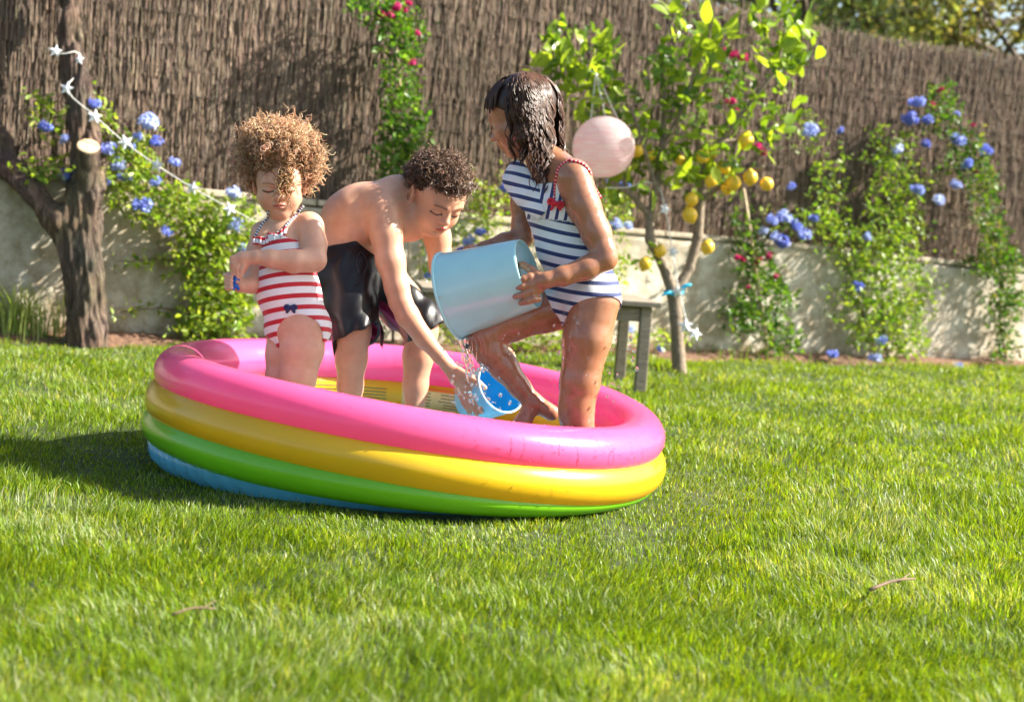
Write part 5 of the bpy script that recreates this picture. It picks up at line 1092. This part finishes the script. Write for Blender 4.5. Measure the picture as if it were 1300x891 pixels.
# blue ribbon tied round the fork
V, F = [], []; ring_ = [(855 + 11 * math.cos(q), -(371 + 2.5 * math.sin(q)), 11 * math.sin(q)) for q in np.linspace(0, 2 * math.pi, 30)]; p1 = tube(ring_, 2.2, 8, False); p2 = tube(spline([(862, -370, 10), (870, -363, 13), (876, -362, 12)], 8), [2.4, 2.8, 3, 3, 2.6, 2.4, 2, 1.5], 8); p3 = tube(spline([(850, -371, 11), (843, -374, 13), (838, -376, 14)], 8), [2, 2, 2.2, 2, 1.8, 1.6, 1.4, 1], 8)
V, F = merge([p1, p2, p3]); tag(obj('ribbon', gl.world(V), F, simple('ribbon_blue', (.02, .42, .68), .5, .1, 40)), 'bright blue ribbon tied round the fork of the lemon tree', 'ribbon')

# ================================================================ paper lantern
c = np.array([764, -192, 40.]); rl = 39.; ln_ = thing('paper_lantern', gl.world(c[None])[0], 'round pale pink paper lantern hanging from the lemon tree', 'lantern')
m, t, b, o = new_mat('lantern_paper'); tc = N(t, 'ShaderNodeTexCoord'); wv_ = noise(t, 18, 6, .7, None, 2.5); mpn = N(t, 'ShaderNodeMapping'); mpn.inputs['Scale'].default_value = (3, 3, 26); t.links.new(tc.outputs['Object'], mpn.inputs[0]); wv2 = noise(t, 1.4, 6, .65, mpn.outputs[0], 1.)
r = ramp(t, wv2.outputs['Fac'], [(.35, (.92, .60, .63)), (.54, (.95, .80, .80)), (.70, (.96, .90, .90))]); t.links.new(r.outputs[0], b.inputs['Base Color']); b.inputs['Roughness'].default_value = .7; q = N(t, 'ShaderNodeBsdfTranslucent'); t.links.new(r.outputs[0], q.inputs[0]); mx = N(t, 'ShaderNodeMixShader'); mx.inputs[0].default_value = .72; t.links.new(b.outputs[0], mx.inputs[1]); t.links.new(q.outputs[0], mx.inputs[2]); t.links.new(mx.outputs[0], o.inputs[0])
V = []; nz_ = 96
for j in range(nz_):
    ph = -1.40 + 2.80 * j / (nz_ - 1); rr = rl * (1 - .012 * abs(math.sin(j * math.pi / 4))) 
    for i in range(64): a = 2 * math.pi * i / 64; V.append(c + np.array([rr * math.cos(ph) * math.cos(a), rr * math.sin(ph) * .98, rr * math.cos(ph) * math.sin(a)]))
F = [(j * 64 + i, j * 64 + (i + 1) % 64, (j + 1) * 64 + (i + 1) % 64, (j + 1) * 64 + i) for j in range(nz_ - 1) for i in range(64)]; obj('shade', gl.world(np.array(V)), F, m, ln_)
mcd = simple('white_cord', (.75, .73, .68), .7, .08, 60); tpz = np.array([755, -98, 30.])
for (dx, dz) in ((-16, 6), (2, 12), (18, 2)): V, F = tube([tpz, c + np.array([dx, rl * .88, dz - 4])], .9, 6); obj('cord', gl.world(V), F, mcd, ln_)
V, F = tube([tpz, tpz + np.array([-1, 20, -10])], 1.0, 6); obj('cord', gl.world(V), F, mcd, ln_)

# ================================================================ star garlands
MS = simple('star_white', (.82, .83, .84), .5, .05, 40)
def star_mesh(R_=.030):
    V = [(0, 0, .006), (0, 0, -.006)]
    for k in range(10): a = math.pi * k / 5 + math.pi / 2; q = R_ if k % 2 == 0 else R_ * .45; V.append((q * math.cos(a), q * math.sin(a), 0))
    F_ = [(0, 2 + k, 2 + (k + 1) % 10) for k in range(10)] + [(1, 2 + (k + 1) % 10, 2 + k) for k in range(10)]; return mesh('star', np.array(V), F_, MS, False)
STAR = star_mesh()
def garland(fig, pts, stars, label):
    root = thing('star_garland', fig.world(np.array([[pts[0][0], -pts[0][1], pts[0][2]]]))[0], label, 'garland'); q = spline([(x, -y, z) for x, y, z in pts], len(pts) * 6); V, F = tube(q, .75, 6); obj('cord', fig.world(V), F, mcd, root); r_ = random.Random(len(pts))
    for (x, y, *s) in stars:
        i = np.argmin((q[:, 0] - x)**2 + (q[:, 1] + y)**2); p = fig.world(np.array([[x, -y, q[i, 2] + 2]]))[0]; Rm = Matrix(((CR[0], CU[0], -CF[0]), (CR[1], CU[1], -CF[1]), (CR[2], CU[2], -CF[2]))) @ Euler((r_.uniform(-.35, .35), r_.uniform(-.4, .4), r_.uniform(-.5, .5))).to_matrix()
        place('star', STAR, Matrix.Translation(Vector(p)) @ Rm.to_4x4() @ Matrix.Scale((s[0] if s else 1.) * 1.35, 4), root)
garland(BARE, [(66, 66, 20), (86, 74, 26), (104, 70, 20), (107, 84, 4), (92, 116, 24), (127, 151, 24), (165, 185, 20), (203, 212, 16), (247, 240, 10), (293, 265, 4), (345, 292, 0), (420, 325, -10), (480, 348, -16), (530, 362, -20), (640, 378, -60), (740, 382, (dT - dL) * gt.s * .7), (800, 379, (dT - dL) * gt.s * .9), (852, 371, (dT - dL) * gt.s)], [(78, 70), (103, 78, .9), (92, 117, 1.1), (127, 152, 1.15), (165, 184, 1.2), (203, 212, 1.2), (247, 240, 1.1), (293, 266, 1.1), (341, 290, .9), (528, 366, 1.1), (541, 362, .9)], 'string of white stars stretched from the bare trunk along the wall')
garland(gl, [(768, 242, 30), (795, 241, 30), (820, 234, 24), (834, 240, 16), (842, 266, 22), (851, 322, 24), (860, 370, 20), (872, 420, 20)], [(842, 268, 1.1), (852, 322, 1.1), (858, 371, 1.2), (868, 414, 1.4), (880, 424, 1.2)], 'short string of white stars hanging in the lemon tree')

# ================================================================ odds on the lawn
for (x0, y0, x1, y1, r_, lab) in ((1105, 748, 1162, 734, .005, 'dry brown twig lying on the open lawn'), (218, 780, 272, 772, .003, 'thin reddish twig lying in the grass before the pool')):
    a, b_ = G(x0, y0, .045), G(x1, y1, .05); V, F = tube(spline([a, (a + b_) / 2 + np.array([0, 0, .008]), b_], 8), np.linspace(r_, r_ * .5, 8), 6); V2, F2 = tube([(a * .4 + b_ * .6), (a * .4 + b_ * .6) + (b_ - a) * .25 + np.array([.01, .03, .012])], [r_ * .6, r_ * .3], 5); V, F = merge([(V, F), (V2, F2)]); tag(obj('twig', V, F, BROWN), lab, 'twig')
